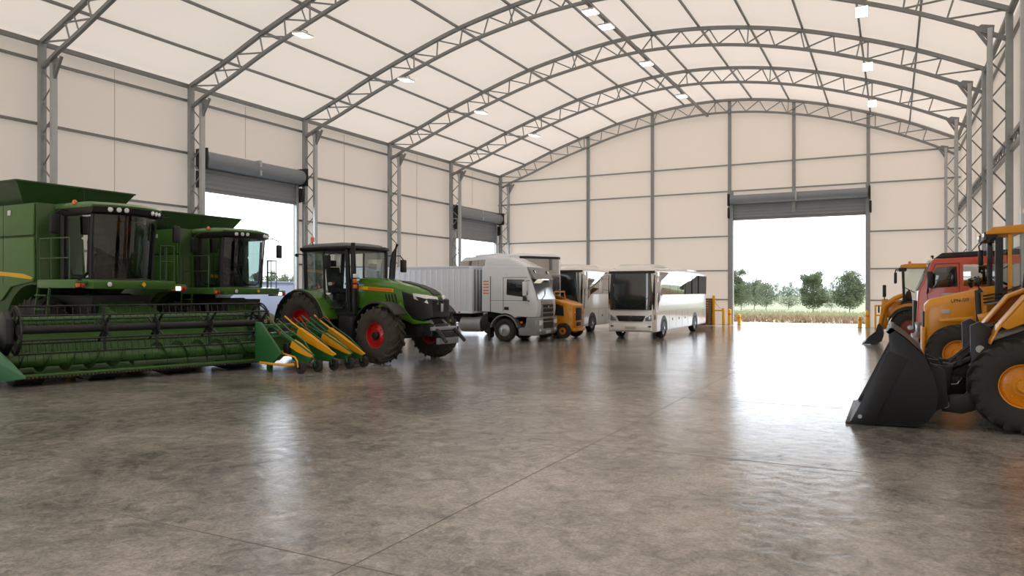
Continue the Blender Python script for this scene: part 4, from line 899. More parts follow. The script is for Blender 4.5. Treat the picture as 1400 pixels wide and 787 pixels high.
        MB().box(-0.72, -0.62, s * 0.72 - 0.2 + 0.15 * s, s * 0.72 + 0.2 + 0.15 * s, 0.15, 0.75).build('mud_flap', 'black_plastic', t)
    mb = MB()
    for k in range(5): mb.box(-0.92, -0.68, -W - 0.008, -W + 0.01, 1.9 + 0.12 * k, 1.94 + 0.12 * k)
    mb.build('side_louvre', 'orange_decal', t)
    MB().prism([(-1.0, 0.95), (1.2, 0.7), (1.2, 1.05), (-1.0, 1.2)], 'y', -0.5, 0.5).build('cab_mount', 'black_metal', t)
    MB().box(-6.6, 1.0, -0.4, 0.4, 0.72, 0.94).build('chassis', 'black_metal', t, bev=0.02)
    MB().cyl((-2.0, -0.75, 0.65), (-1.1, -0.75, 0.65), 0.3, 20).build('fuel_tank', 'steel', t)
    MB().box(-1.05, -0.75, -1.0, -0.55, 0.45, 0.95).build('battery_box', 'black_plastic', t, bev=0.03)
    for s in (-1, 1): wheel(t, 'truck_front', (0, s * 0.94, 0.46), s, 0.46, 0.28, 0.26, 1, 0.012, kind='road', rim='alloy', hub='alloy', style='truck')
    for s in (-1, 1): wheel(t, 'truck_front', (-5.2, s * 0.94, 0.46), s, 0.46, 0.28, 0.26, 1, 0.012, kind='road', rim='alloy', hub='alloy', style='truck')
    return t
truck()
def trailer():
    t = thing('box_trailer', 'long white box body standing behind the truck cab and the green tractor', 'trailer', (-13.75, 26.65, 0), 2)
    x0, x1 = -8.2, -1.42
    MB().box(x0, x1, -1.06, 1.06, 1.14, 2.98).build('box_body', 'trailer_white', t, bev=0.02)
    mb = MB(); x = x0 + 0.2
    while x < x1 - 0.25: mb.box(x, x + 0.1, -1.075, -1.055, 1.25, 2.9); mb.box(x, x + 0.1, 1.055, 1.075, 1.25, 2.9); x += 0.27
    mb.build('side_ribs', 'trailer_white', t, bev=0.006)
    for z in (1.1, 2.95): 
        MB().box(x0 - 0.02, x1 + 0.02, -1.085, 1.085, z - 0.0, z + 0.08).build('edge_rail', 'trailer_white', t, bev=0.01)
    for y in (-1.06, 1.06): MB().box(x1 - 0.12, x1 + 0.03, y - 0.04, y + 0.04, 1.1, 3.02).build('corner_post', 'trailer_white', t, bev=0.02)
    mb = MB()
    for k in range(7): mb.box(x1, x1 + 0.025, -0.9 + 0.27 * k, -0.78 + 0.27 * k, 1.2, 2.9)
    mb.build('front_wall_ribs', 'truck_grey', t, bev=0.005)
    for x in (-2.0, -3.2, -4.4, -5.6): MB().box(x - 0.05, x + 0.05, -1.092, -1.08, 1.12, 1.17).build('marker_lamp', 'orange_lens' if x < -3 else 'red_lens', t)
    MB().box(x0, x1 - 0.3, -0.5, 0.5, 0.95, 1.12).build('underframe', 'black_metal', t, bev=0.01)
    return t
trailer()

# ------------------------------------------------------------------ coaches
def coach(label, loc, rz, L_, H, W, ws_mat, body, front_z=1.25, pod=True, name='coach', mir=True):
    t = thing(name, label, 'coach', loc, rz, 'parked coaches')
    def ring(x, hw, zb, zt, r): 
        return [(x, -hw + 0.02, zb), (x, -hw, zb + 0.1), (x, -hw, zt - r), (x, -hw + 0.04, zt - 0.06), (x, -hw + r, zt), (x, hw - r, zt), (x, hw - 0.04, zt - 0.06), (x, hw, zt - r), (x, hw, zb + 0.1), (x, hw - 0.02, zb)]
    hw = W / 2
    secs = [(0.02, hw - 0.10, 0.34, H - 0.16), (-0.10, hw - 0.03, 0.30, H - 0.05), (-0.35, hw, 0.30, H), (-L_ + 0.3, hw, 0.32, H), (-L_ + 0.05, hw - 0.04, 0.36, H - 0.06), (-L_, hw - 0.12, 0.4, H - 0.16)]
    MB().loft([ring(x, a, b, c, 0.16) for x, a, b, c in secs]).build('body', body, t, bev=0.02, smooth=50)
    # windscreen, bulging out, wraps round the corners
    ys = [-1 + 2 * k / 12 for k in range(13)]
    def wsr(z, f, d): return [(0.05 - 0.15 * abs(y) ** 14 + d, y * (hw - 0.01) * f, z) for y in ys]
    zz = [(front_z, 0.97, 0.05), (front_z + 0.28, 0.99, 0.05), (H * 0.65, 1.0, 0.04), (H - 0.14, 0.985, 0.01)]
    mb = MB(); F = [wsr(*a) for a in zz]; mb.loft(F, cap=False, close=False); mb.loft([[(p[0] - 0.03, p[1], p[2]) for p in r_] for r_ in F], cap=False, close=False)
    mb.build('windscreen', ws_mat, t, smooth=60)
    MB().loft([[(p[0] - 0.012, p[1] * 1.004, p[2]) for p in r_] for r_ in (wsr(front_z - 0.03, .965, .055), wsr(front_z + 0.27, .99, .055))], cap=False, close=False).build('windscreen_lower_band', 'black_plastic', t, smooth=60)
    MB().loft([[(p[0] + 0.006, p[1], p[2]) for p in r_] for r_ in (wsr(H - 0.24, .99, .03), wsr(H - 0.13, .985, .015))], cap=False, close=False).build('windscreen_upper_band', 'black_plastic', t, smooth=60)
    for s in (-1, 1): MB().path([(0.13, s * 0.1, front_z + 0.12), (0.115, s * 0.45, front_z + 0.22), (0.09, s * 0.78, front_z + 0.5)], 0.012, 5).build('wiper', 'black_plastic', t)
    # front: grille strip, badge, lamps, plate
    MB().prism([(-0.62 * hw / 1.0, 0.98), (0.62 * hw, 0.98), (0.5 * hw, 0.74), (-0.5 * hw, 0.74)], 'x', 0.0, 0.075).build('front_grille', 'black_plastic', t, bev=0.02)
    bd = MB().path([(0.085, 0.085 * math.cos(2 * PI * k / 24), 0.86 + 0.085 * math.sin(2 * PI * k / 24)) for k in range(24)], 0.012, 6, up=(1, 0, 0), closed=True)
    for k in range(3): a = PI / 2 + 2 * PI * k / 3; bd.bar((0.085, 0, 0.86), (0.085, 0.08 * math.cos(a), 0.86 + 0.08 * math.sin(a)), 0.016, 0.016)
    bd.build('badge', 'chrome', t)
    MB().box(0.0, 0.075, -0.24, 0.24, 0.42, 0.53).build('number_plate', 'plate', t, bev=0.005)
    MB().box(-0.02, 0.06, -hw * 0.8, hw * 0.8, 0.36, 0.66).build('bumper', body, t, bev=0.03)
    for s in (-1, 1):
        MB().loft([[(-0.12, s * (hw + 0.004), 1.06), (-0.12, s * (hw + 0.004), 0.82), (-0.16, s * (hw - 0.1), 0.82), (-0.16, s * (hw - 0.1), 1.06)], [(0.05, s * (hw - 0.16), 1.02), (0.05, s * (hw - 0.16), 0.76), (-0.02, s * (hw - 0.16), 0.76), (-0.02, s * (hw - 0.16), 1.02)], [(0.075, s * hw * 0.62, 0.88), (0.075, s * hw * 0.62, 0.76), (0.0, s * hw * 0.62, 0.76), (0.0, s * hw * 0.62, 0.88)]]).build('headlight', 'head_lens', t, bev=0.015)
        MB().box(0.0, 0.062, s * hw * 0.78 - 0.07, s * hw * 0.78 + 0.07, 0.5, 0.57).build('fog_lamp', 'black_plastic', t, bev=0.015)
        # side glass: driver window, swept band
        MB().prism([(-0.22, 1.1), (-0.30, 1.75), (-0.28, H - 0.2), (-0.62, H - 0.2), (-0.68, 1.62), (-0.34, 1.12)], 'y', s * (hw - 0.03), s * (hw + 0.008)).build('driver_window', 'glass_coach', t, bev=0.004)
        MB().prism([(-0.74, 1.58), (-1.15, 1.86), (-L_ + 0.2, 1.86), (-L_ + 0.12, H - 0.2), (-0.72, H - 0.16)], 'y', s * (hw - 0.03), s * (hw + 0.008)).build('side_window_band', 'glass_coach', t, bev=0.004)
        mb = MB(); k = -2.3
        while k > -L_ + 0.6: mb.box(k - 0.008, k + 0.008, s * (hw), s * (hw + 0.0105), 1.87, H - 0.2); k -= 1.35
        mb.build('window_seam', 'black_metal', t)
        mb = MB(); mb.box(-L_ + 0.3, -0.9, s * (hw - 0.01), s * (hw + 0.004), 1.14, 1.15)
        for x in (-2.2, -3.3, -4.4, -5.5): mb.box(x - 0.006, x + 0.006, s * (hw - 0.01), s * (hw + 0.004), 0.42, 1.14)
        mb.build('locker_seam', 'truck_grey', t)
        for x in (-2.75, -3.85, -4.95): MB().box(x - 0.05, x + 0.05, s * (hw - 0.01), s * (hw + 0.012), 0.72, 0.82).build('locker_handle', 'black_plastic', t, bev=0.005)
        MB().box(-L_ + 0.9, -L_ + 0.35, s * (hw - 0.01), s * (hw + 0.006), 0.75, 1.1).build('engine_vent', 'truck_grey', t)
        for x in (-1.35, -L_ + 2.62):
            A_ = arc(x, 0.43, 0.54, -12, 192, 16); MB().prism(A_, 'y', s * (hw - 0.3), s * (hw + 0.006)).build('wheel_well', 'black_plastic', t)
            wheel(t, 'coach_wheel', (x, s * (hw - 0.12), 0.43), s, 0.43, 0.27, 0.27, 1, 0.012, kind='road', rim='alloy', hub='alloy', style='truck')
        if mir:
            mirror(t, [(-0.1, s * (hw - 0.1), H - 0.25), (0.1, s * (hw + 0.05), H - 0.28), (0.2, s * (hw + 0.22), H - 0.4), (0.2, s * (hw + 0.24), H - 0.6)], (0.19, s * (hw + 0.22), H - 0.82), (0.14, 0.16, 0.46), m='white_plastic', armm='white_plastic', r=0.035)
    if pod: MB().loft([[(-0.15, -hw + 0.2, H - 0.05), (-0.15, hw - 0.2, H - 0.05), (-3.0, hw - 0.16, H - 0.02), (-3.0, -hw + 0.16, H - 0.02)], [(-0.6, -hw + 0.36, H + 0.17), (-0.6, hw - 0.36, H + 0.17), (-2.6, hw - 0.3, H + 0.17), (-2.6, -hw + 0.3, H + 0.17)]]).build('roof_pod', body, t, bev=0.05, smooth=60)
    MB().box(-L_ + 1.0, -L_ + 3.0, -hw + 0.3, hw - 0.3, H - 0.03, H + 0.1).build('roof_hatch', body, t, bev=0.04)
    for s in (-1, 1): MB().cyl((-L_, s * hw * 0.7, 0.9), (-L_ - 0.015, s * hw * 0.7, 0.9), 0.09, 14).build('tail_lamp', 'red_lens', t)
    return t
coach('white coach with dark windscreen, parked nearest the big door and facing the camera', (-9.75, 29.5, 0), -90, 9.5, 2.98, 2.06, 'glass_black', 'coach_white')
coach('white coach half hidden between the yellow compact loader and the front white coach', (-14.3, 32.6, 0), -90, 9.0, 3.15, 2.2, 'glass_black', 'coach_white')
coach('tall coach with big windscreen standing directly behind the truck cab', (-13.9, 29.5, 0), -30, 5.5, 3.68, 2.25, 'glass_coach', 'truck_white', mir=False, pod=False)

# ------------------------------------------------------------------ small yellow loader between the truck and the coaches
def compact_loader():
    t = thing('compact_loader', 'small yellow loader parked between the truck and the coaches', 'loader', (-11.95, 29.15, 0), 2)
    W = 0.68
    MB().prism([(-1.5, 0.34), (-0.1, 0.30), (-0.02, 0.5), (0.0, 1.42), (-0.38, 1.56), (-0.85, 1.66), (-1.1, 1.3), (-1.5, 1.2)], 'y', -W, W).build('body', 'loader_yellow', t, bev=0.06)
    MB().box(-0.06, 0.02, -0.36, 0.30, 0.76, 1.3).build('radiator_grille', 'black_plastic', t, bev=0.02)
    MB().box(-0.06, 0.025, -0.26, 0.2, 0.52, 0.68).build('lower_grille', 'black_plastic', t, bev=0.02)
    MB().box(-0.08, 0.06, -W, W, 0.3, 0.44).build('bumper', 'loader_yellow', t, bev=0.03)
    for s in (-1, 1):
        MB().prism([(-1.5, 1.72), (-1.45, 1.85), (-0.95, 1.72), (-0.36, 1.5), (-0.4, 1.4), (-0.95, 1.58)], 'y', s * W - 0.06, s * W + 0.06).build('lift_arm', 'loader_yellow', t, bev=0.02)
        MB().prism([(-0.95, 1.52), (-0.45, 1.36), (-0.42, 0.95), (-0.95, 1.0)], 'y', s * (W - 0.01), s * (W + 0.012)).build('side_vent', 'black_plastic', t)
        MB().box(-0.03, 0.015, s * 0.52 - 0.07, s * 0.52 + 0.07, 1.02, 1.14).build('tail_lamp', 'orange_lens', t, bev=0.01)
        for x in (-0.42, -1.25): wheel(t, 'skid_wheel', (x, s * (W + 0.06), 0.33), s, 0.33, 0.24, 0.17, 14, 0.03, rim='loader_rim', style='mid')
    mb = MB()
    for s in (-1, 1):
        mb.path([(-0.85, s * 0.6, 1.55), (-0.9, s * 0.58, 1.98), (-1.46, s * 0.58, 2.0), (-1.48, s * 0.6, 1.15)], 0.035, 8)
    mb.cyl((-0.9, -0.58, 1.98), (-0.9, 0.58, 1.98), 0.03, 8); mb.build('roll_cage', 'loader_yellow', t)
    MB().box(-1.5, -0.88, -0.62, 0.62, 1.98, 2.03).build('cage_roof', 'black_plastic', t, bev=0.02)
    seat(t, -1.25, 1.3)
    return t
compact_loader()
# ------------------------------------------------------------------ wheel loader with the black bucket (nearest on the right)
def wheel_loader():
    t = thing('wheel_loader', 'yellow wheel loader with big black bucket, nearest the camera on the right', 'wheel loader', (1.62, 13.35, 0), 180)
    W = 1.0
    # bucket: two side cheeks, curved shell, lip, teeth bolts
    ck = [(2.18, 0.03), (2.09, 0.21), (1.66, 1.09), (1.68, 1.36), (1.60, 1.42), (1.45, 1.30), (1.25, 1.10), (1.10, 0.78), (1.04, 0.52), (1.08, 0.28), (1.18, 0.12), (1.30, 0.05), (1.85, 0.03)]
    b = None
    shell_o = [(1.68, 1.37), (1.60, 1.43), (1.44, 1.31), (1.24, 1.11), (1.09, 0.79), (1.03, 0.52), (1.07, 0.27), (1.17, 0.11), (1.30, 0.035), (1.85, 0.02), (2.2, 0.02)]
    shell_i = [(x + 0.035, z + 0.03) if z > 0.1 else (x, z + 0.03) for x, z in shell_o][::-1]
    b = MB().prism(shell_o + shell_i, 'y', -1.2, 1.2).build('bucket', 'bucket_black', t, smooth=45)
    for s in (-1, 1):
        MB().prism(ck, 'y', s * 1.2 - 0.02, s * 1.2 + 0.02).build('bucket_cheek', 'bucket_black', b, bev=0.008)
        MB().prism([(2.2, 0.02), (2.10, 0.22), (1.68, 1.12), (1.42, 1.02), (1.80, 0.2), (1.84, 0.02)], 'y', s * 1.22 - 0.012 * s, s * 1.235).build('wear_plate', 'bucket_black', b, bev=0.006)
        for x, z in ((2.06, 0.13),): MB().cyl((x, s * 1.23, z), (x, s * 1.26, z), 0.03, 10).build('bolt', 'steel_light', b)
    MB().box(1.86, 2.26, -1.22, 1.22, 0.0, 0.035).build('cutting_edge', 'black_metal', b, bev=0.008)
    MB().path([(1.64, -1.2, 1.42), (1.64, 1.2, 1.42)], 0.045, 8).build('bucket_rim', 'bucket_black', b)
    for y in (-0.5, 0.5):
        MB().prism([(1.12, 0.9), (0.82, 0.86), (0.88, 0.3), (1.1, 0.2)], 'y', y - 0.05, y + 0.05).build('bucket_lug', 'bucket_black', b, bev=0.01)
    for y in (-0.9, 0.9): MB().prism([(1.14, 0.95), (0.94, 0.85), (0.9, 0.32), (1.1, 0.22)], 'y', y - 0.04, y + 0.04).build('bucket_lug', 'bucket_black', b, bev=0.01)
    # lift arms: L shaped, black
    for y in (-0.72, 0.72):
        MB().prism([(1.02, 0.36), (0.98, 0.22), (0.72, 0.20), (0.46, 0.30), (0.36, 0.5), (0.36, 1.46), (0.50, 1.56), (0.62, 1.50), (0.60, 0.62), (0.68, 0.48), (0.96, 0.46)], 'y', y - 0.07, y + 0.07).build('lift_arm', 'black_metal', t, bev=0.015)
        for x, z in ((0.94, 0.33), (0.45, 0.38)): MB().cyl((x, y - 0.11, z), (x, y + 0.11, z), 0.055, 12).build('pin', 'steel', t)
        MB().cyl((0.95, y * 0.62, 0.80), (0.35, y * 0.62, 1.1), 0.05, 12).build('tilt_ram', 'black_metal', t)
        MB().prism([(0.96, 0.92), (0.60, 0.88), (0.58, 0.70), (0.92, 0.72)], 'y', y * 0.55 - 0.05, y * 0.55 + 0.05).build('tilt_link', 'black_metal', t, bev=0.01)
    MB().box(0.42, 0.54, -0.7, 0.7, 0.75, 0.95).build('arm_cross_tube', 'black_metal', t, bev=0.03)
    MB().prism([(0.79, 0.92), (0.79, 1.06), (0.73, 1.06), (0.73, 0.92)], 'y', 0.79, 0.80).build('arm_plate', 'black_metal', t)
    MB().cyl((0.5, 0.795, 1.16), (0.5, 0.805, 1.16), 0.055, 18).build('arm_sticker', 'plate', t)
    for k, y in enumerate((-0.4, -0.2, 0.1, 0.35, 0.55)):
        MB().path([(0.3, y, 1.5), (0.45, y + 0.05, 1.45), (0.55, y + 0.06, 1.15), (0.75, y * 0.9, 0.95), (0.95, y * 0.8, 0.7)], 0.02, 6).build('hose', 'black_plastic', t)
    # front frame, axle, fenders, engine and cab behind
    MB().prism([(0.5, 0.45), (0.5, 1.2), (-0.2, 1.5), (-0.95, 1.5), (-0.95, 0.5)], 'y', -0.5, 0.5).build('front_frame', 'black_metal', t, bev=0.03)
    MB().cyl((0, -0.8, 0.68), (0, 0.8, 0.68), 0.15, 12).build('axle', 'dark_iron', t)
    for s in (-1, 1):
        wheel(t, 'ldr_wheel', (0, s * 0.88, 0.675), s, 0.675, 0.46, 0.33, 18, 0.05, rim='loader_rim', hub='loader_rim', style='mid')
        fp = [(0.40, 1.30), (0.30, 1.52), (-0.02, 1.95), (-0.4, 2.12), (-0.95, 2.12)]; lo = [(p[0] - 0.0, p[1] - 0.06) for p in fp][::-1]
        MB().prism(fp + lo, 'y', s * 0.66, s * 1.1).build('fender', 'loader_yellow', t, bev=0.02)
        MB().prism([(0.30, 1.52), (-0.02, 1.95), (-0.4, 2.12), (-0.95, 2.12), (-0.95, 1.62), (-0.05, 1.58), (0.2, 1.46)], 'y', s * 1.06, s * 1.1).build('fender_skirt', 'loader_yellow', t, bev=0.015)
    MB().prism([(-0.1, 1.5), (-0.95, 1.5), (-0.95, 2.1), (-0.3, 2.1)], 'y', -0.62, 0.62).build('cab_base', 'loader_yellow', t, bev=0.03)
    for s in (-1, 1):
        MB().bar((-0.22, s * 0.62, 2.05), (-0.34, s * 0.62, 3.2), 0.07, 0.07).build('cab_pillar', 'black_metal', t, bev=0.01)
    mb = MB(); mb.quad((-0.2, -0.6, 2.08), (-0.2, 0.6, 2.08), (-0.34, 0.6, 3.2), (-0.34, -0.6, 3.2)); mb.build('windscreen', 'glass_clear', t)
    for s in (-1, 1): MB().quad((-0.24, s * 0.63, 2.1), (-0.95, s * 0.63, 2.1), (-0.95, s * 0.63, 3.2), (-0.36, s * 0.63, 3.2)).build('side_window', 'glass_clear', t)
    MB().box(-0.98, -0.2, -0.72, 0.72, 3.2, 3.34).build('cab_roof', 'loader_yellow', t, bev=0.04)
    for k in range(3): MB().path([(-0.16, 0.62 - 0.1 * k, 2.2), (-0.1, 0.64 - 0.1 * k, 2.6), (-0.2, 0.66 - 0.1 * k, 3.1)], 0.02, 6).build('cab_hose', 'black_plastic', t)
    seat(t, -0.7, 2.2)
    return t
wheel_loader()

# ------------------------------------------------------------------ yellow backhoe with lettered hood
def backhoe():
    t = thing('backhoe_loader', 'yellow tractor loader with lettering on its long hood, in front of the red truck', 'loader', (1.25, 19.25, 0), 180)
    def ring(x, hw, zb, zt): return [(x, -hw, zb), (x, -hw, zt - 0.16), (x, -hw + 0.14, zt), (x, hw - 0.14, zt), (x, hw, zt - 0.16), (x, hw, zb)]
    MB().loft([ring(0.62, 0.44, 0.62, 1.70), ring(0.52, 0.48, 0.6, 1.82), ring(0.1, 0.5, 0.98, 1.93), ring(-0.3, 0.5, 1.3, 2.03), ring(-0.74, 0.5, 1.3, 2.13)]).build('hood', 'loader_yellow', t, bev=0.03, smooth=45)
    lettering('LPN-SIII', 0.105, 'black_plastic', t, (-0.05, 0.503, 1.80), (R(90), R(-7), R(180)))
    MB().box(0.55, 0.66, -0.34, 0.34, 0.9, 1.55).build('radiator_grille', 'black_metal', t, bev=0.02)
    MB().box(0.14, 0.30, 0.49, 0.51, 1.5, 1.60).build('badge', 'plate', t, bev=0.01)
    MB().prism([(0.6, 0.42), (0.68, 0.42), (0.68, 1.2), (0.6, 1.2)], 'y', -0.5, 0.5).build('front_weight', 'loader_yellow', t, bev=0.02)
    MB().box(-1.15, 0.6, -0.3, 0.3, 0.55, 1.3).build('engine_block', 'dark_iron', t, bev=0.03)
    # loader arm tower and boom
    for s in (-1, 1):
        MB().prism([(-0.30, 1.15), (-0.54, 1.1), (-0.52, 2.0), (-0.42, 2.1), (-0.32, 2.06)], 'y', s * 0.66 - 0.06, s * 0.66 + 0.06).build('arm_tower', 'loader_yellow', t, bev=0.015)
        MB().path([(-0.4, s * 0.8, 1.98), (-0.34, s * 0.82, 2.2), (-0.36, s * 0.8, 2.28)], 0.06, 8).build('tower_pin', 'black_metal', t)
        MB().bar((-0.36, s * 0.78, 1.42), (-1.1, s * 0.78, 1.6), 0.08, 0.18).build('boom', 'loader_yellow', t, bev=0.015)
        MB().bar((0.35, s * 0.6, 1.36), (-0.3, s * 0.66, 1.42), 0.06, 0.08).build('boom_brace', 'loader_yellow', t, bev=0.01)
        MB().cyl((-0.35, s * 0.76, 2.02), (-0.38, s * 0.76, 1.35), 0.055, 10).build('lift_ram', 'black_metal', t)
        MB().cyl((-0.5, s * 0.8, 1.74), (-1.1, s * 0.8, 1.86), 0.035, 10).build('tilt_ram', 'steel', t)
        for k in range(3): MB().path([(-0.45, s * (0.8 + .03 * k), 1.9 - .07 * k), (-0.8, s * 0.85, 1.98 - .08 * k), (-1.12, s * 0.8, 2.12 - .06 * k)], 0.018, 5).build('hose', 'black_plastic', t)
        wheel(t, 'bh_front', (0.0, s * 0.78, 0.64), s, 0.64, 0.38, 0.33, 18, 0.045, rim='loader_rim', hub='loader_rim', style='deep')
    MB().cyl((0, -0.75, 0.64), (0, 0.75, 0.64), 0.1, 10).build('axle', 'dark_iron', t)
    # cab
    MB().box(-1.15, -0.7, -0.62, 0.62, 1.25, 1.6).build('cab_base', 'black_metal', t, bev=0.03)
    MB().prism([(-0.5, 3.2), (-0.52, 3.28), (-0.62, 3.36), (-1.18, 3.4), (-1.18, 3.22)], 'y', -0.8, 0.82).build('cab_roof', 'loader_yellow', t, bev=0.03)
    MB().box(-0.72, -0.5, -0.76, 0.78, 3.1, 3.22).build('lamp_bar', 'black_plastic', t, bev=0.02)
    for y in (-0.6, -0.4, 0.42, 0.62): round_lamp(t, (-0.485, y, 3.2), (1, 0, -0.1), 0.06)
    for s in (-1, 1):
        MB().bar((-0.74, s * 0.72, 1.4), (-0.74, s * 0.76, 3.15), 0.12, 0.14).build('cab_pillar', 'black_metal', t, bev=0.02)
        MB().bar((-0.93, s * 0.72, 1.6), (-0.93, s * 0.76, 3.2), 0.07, 0.07).build('inner_pillar', 'loader_yellow', t, bev=0.01)
        MB().quad((-0.95, s * 0.72, 1.62), (-1.18, s * 0.72, 1.62), (-1.18, s * 0.76, 3.2), (-0.95, s * 0.76, 3.2)).build('side_window', 'glass_clear', t)
        mirror(t, [(-0.6, s * 0.8, 3.15), (-0.52, s * 0.88, 3.05), (-0.54, s * 0.9, 2.95)], (-0.56, s * 0.9, 2.78), (0.1, 0.16, 0.36))
    MB().quad((-0.72, -0.7, 2.1), (-0.72, 0.7, 2.1), (-0.72, 0.74, 3.12), (-0.72, -0.74, 3.12)).build('windscreen', 'glass_clear', t)
    steering(t, -0.88, 2.2); seat(t, -1.05, 1.75)
    return t
backhoe()

# ------------------------------------------------------------------ red truck
def red_truck():
    t = thing('red_truck', 'orange red crew cab truck parked between the two yellow loaders on the right', 'truck', (1.2, 22.75, 0), 180)
    W = 1.0
    MB().prism([(0.66, 0.62), (0.66, 1.3), (0.62, 1.98), (0.34, 2.72), (0.28, 2.84), (-1.7, 2.92), (-1.7, 0.62), (-0.6, 0.62), (-0.5, 0.95), (0.1, 0.95), (0.2, 0.62)], 'y', -W, W).build('cab_shell', 'truck_red', t, bev=0.05)
    MB().loft([[(0.645, -0.9, 2.02), (0.645, 0.9, 2.02), (0.365, 0.88, 2.74), (0.365, -0.88, 2.74)], [(0.6, -0.9, 2.02), (0.6, 0.9, 2.02), (0.32, 0.88, 2.74), (0.32, -0.88, 2.74)]]).build('windscreen', 'glass_cab', t)
    MB().prism([(0.24, 2.86), (0.08, 2.99), (-1.6, 3.06), (-1.6, 2.9)], 'y', -0.85, 0.85).build('roof_rack', 'black_plastic', t, bev=0.03)
    MB().path([(0.26, 0.4, 2.86), (0.28, 0.4, 2.92), (0.28, 0.4, 2.95)], [0.05, 0.05, 0.02], 10).build('roof_horn', 'black_plastic', t)
    for s in (-1, 1):
        MB().box(0.28, 0.4, s * 0.8 - 0.08, s * 0.8 + 0.08, 2.76, 2.82).build('visor_lamp', 'clear_lens', t, bev=0.02)
        dw = MB().prism([(0.36, 2.08), (0.30, 2.42), (0.2, 2.62), (-0.24, 2.64), (-0.26, 2.12)], 'y', s * (W - 0.02), s * (W + 0.012)).build('door_window', 'glass_black', t, bev=0.01)
        MB().prism([(-0.38, 2.14), (-0.37, 2.68), (-1.6, 2.7), (-1.6, 2.12)], 'y', s * (W - 0.02), s * (W + 0.012)).build('rear_window', 'glass_coach', t, bev=0.01)
        mb = MB(); fr = [(0.42, 2.02), (0.34, 2.46), (0.23, 2.70), (-0.29, 2.72), (-0.31, 1.0), (0.36, 1.0)]
        for k in range(len(fr)): p, q = fr[k], fr[(k + 1) % len(fr)]; mb.bar((p[0], s * (W + 0.003), p[1]), (q[0], s * (W + 0.003), q[1]), 0.012, 0.012)
        mb.build('door_seam', 'black_plastic', t)
        MB().box(-0.26, -0.1, s * W, s * (W + 0.03), 1.78, 1.83).build('door_handle', 'black_plastic', t, bev=0.008)
        MB().box(-0.25, 0.1, s * W, s * (W + 0.008), 1.88, 1.96).build('door_plate', 'plate', t)
        mirror(t, [(0.4, s * W, 2.5), (0.42, s * 1.2, 2.5), (0.4, s * 1.22, 2.0), (0.42, s * W, 1.95)], (0.36, s * 1.22, 2.3), (0.12, 0.18, 0.42))
        MB().prism([(0.68, 0.85), (0.70, 1.2), (0.55, 1.2), (0.5, 0.85)], 'y', s * 0.98 - 0.1, s * 0.98 + 0.04).build('corner_lamp', 'head_lens', t, bev=0.01)
        wheel(t, 'red_wheel', (-0.2, s * 0.84, 0.47), s, 0.47, 0.28, 0.26, 1, 0.012, kind='road', rim='alloy', hub='alloy', style='truck')
    MB().box(0.64, 0.72, -0.7, 0.7, 0.95, 1.75).build('front_grille', 'black_plastic', t, bev=0.02)
    MB().prism([(0.5, 0.36), (0.74, 0.36), (0.76, 0.82), (0.5, 0.82)], 'y', -W, W).build('bumper', 'truck_grey', t, bev=0.03)
    MB().box(-1.6, 0.4, -0.4, 0.4, 0.5, 0.7).build('chassis', 'black_metal', t)
    return t
red_truck()

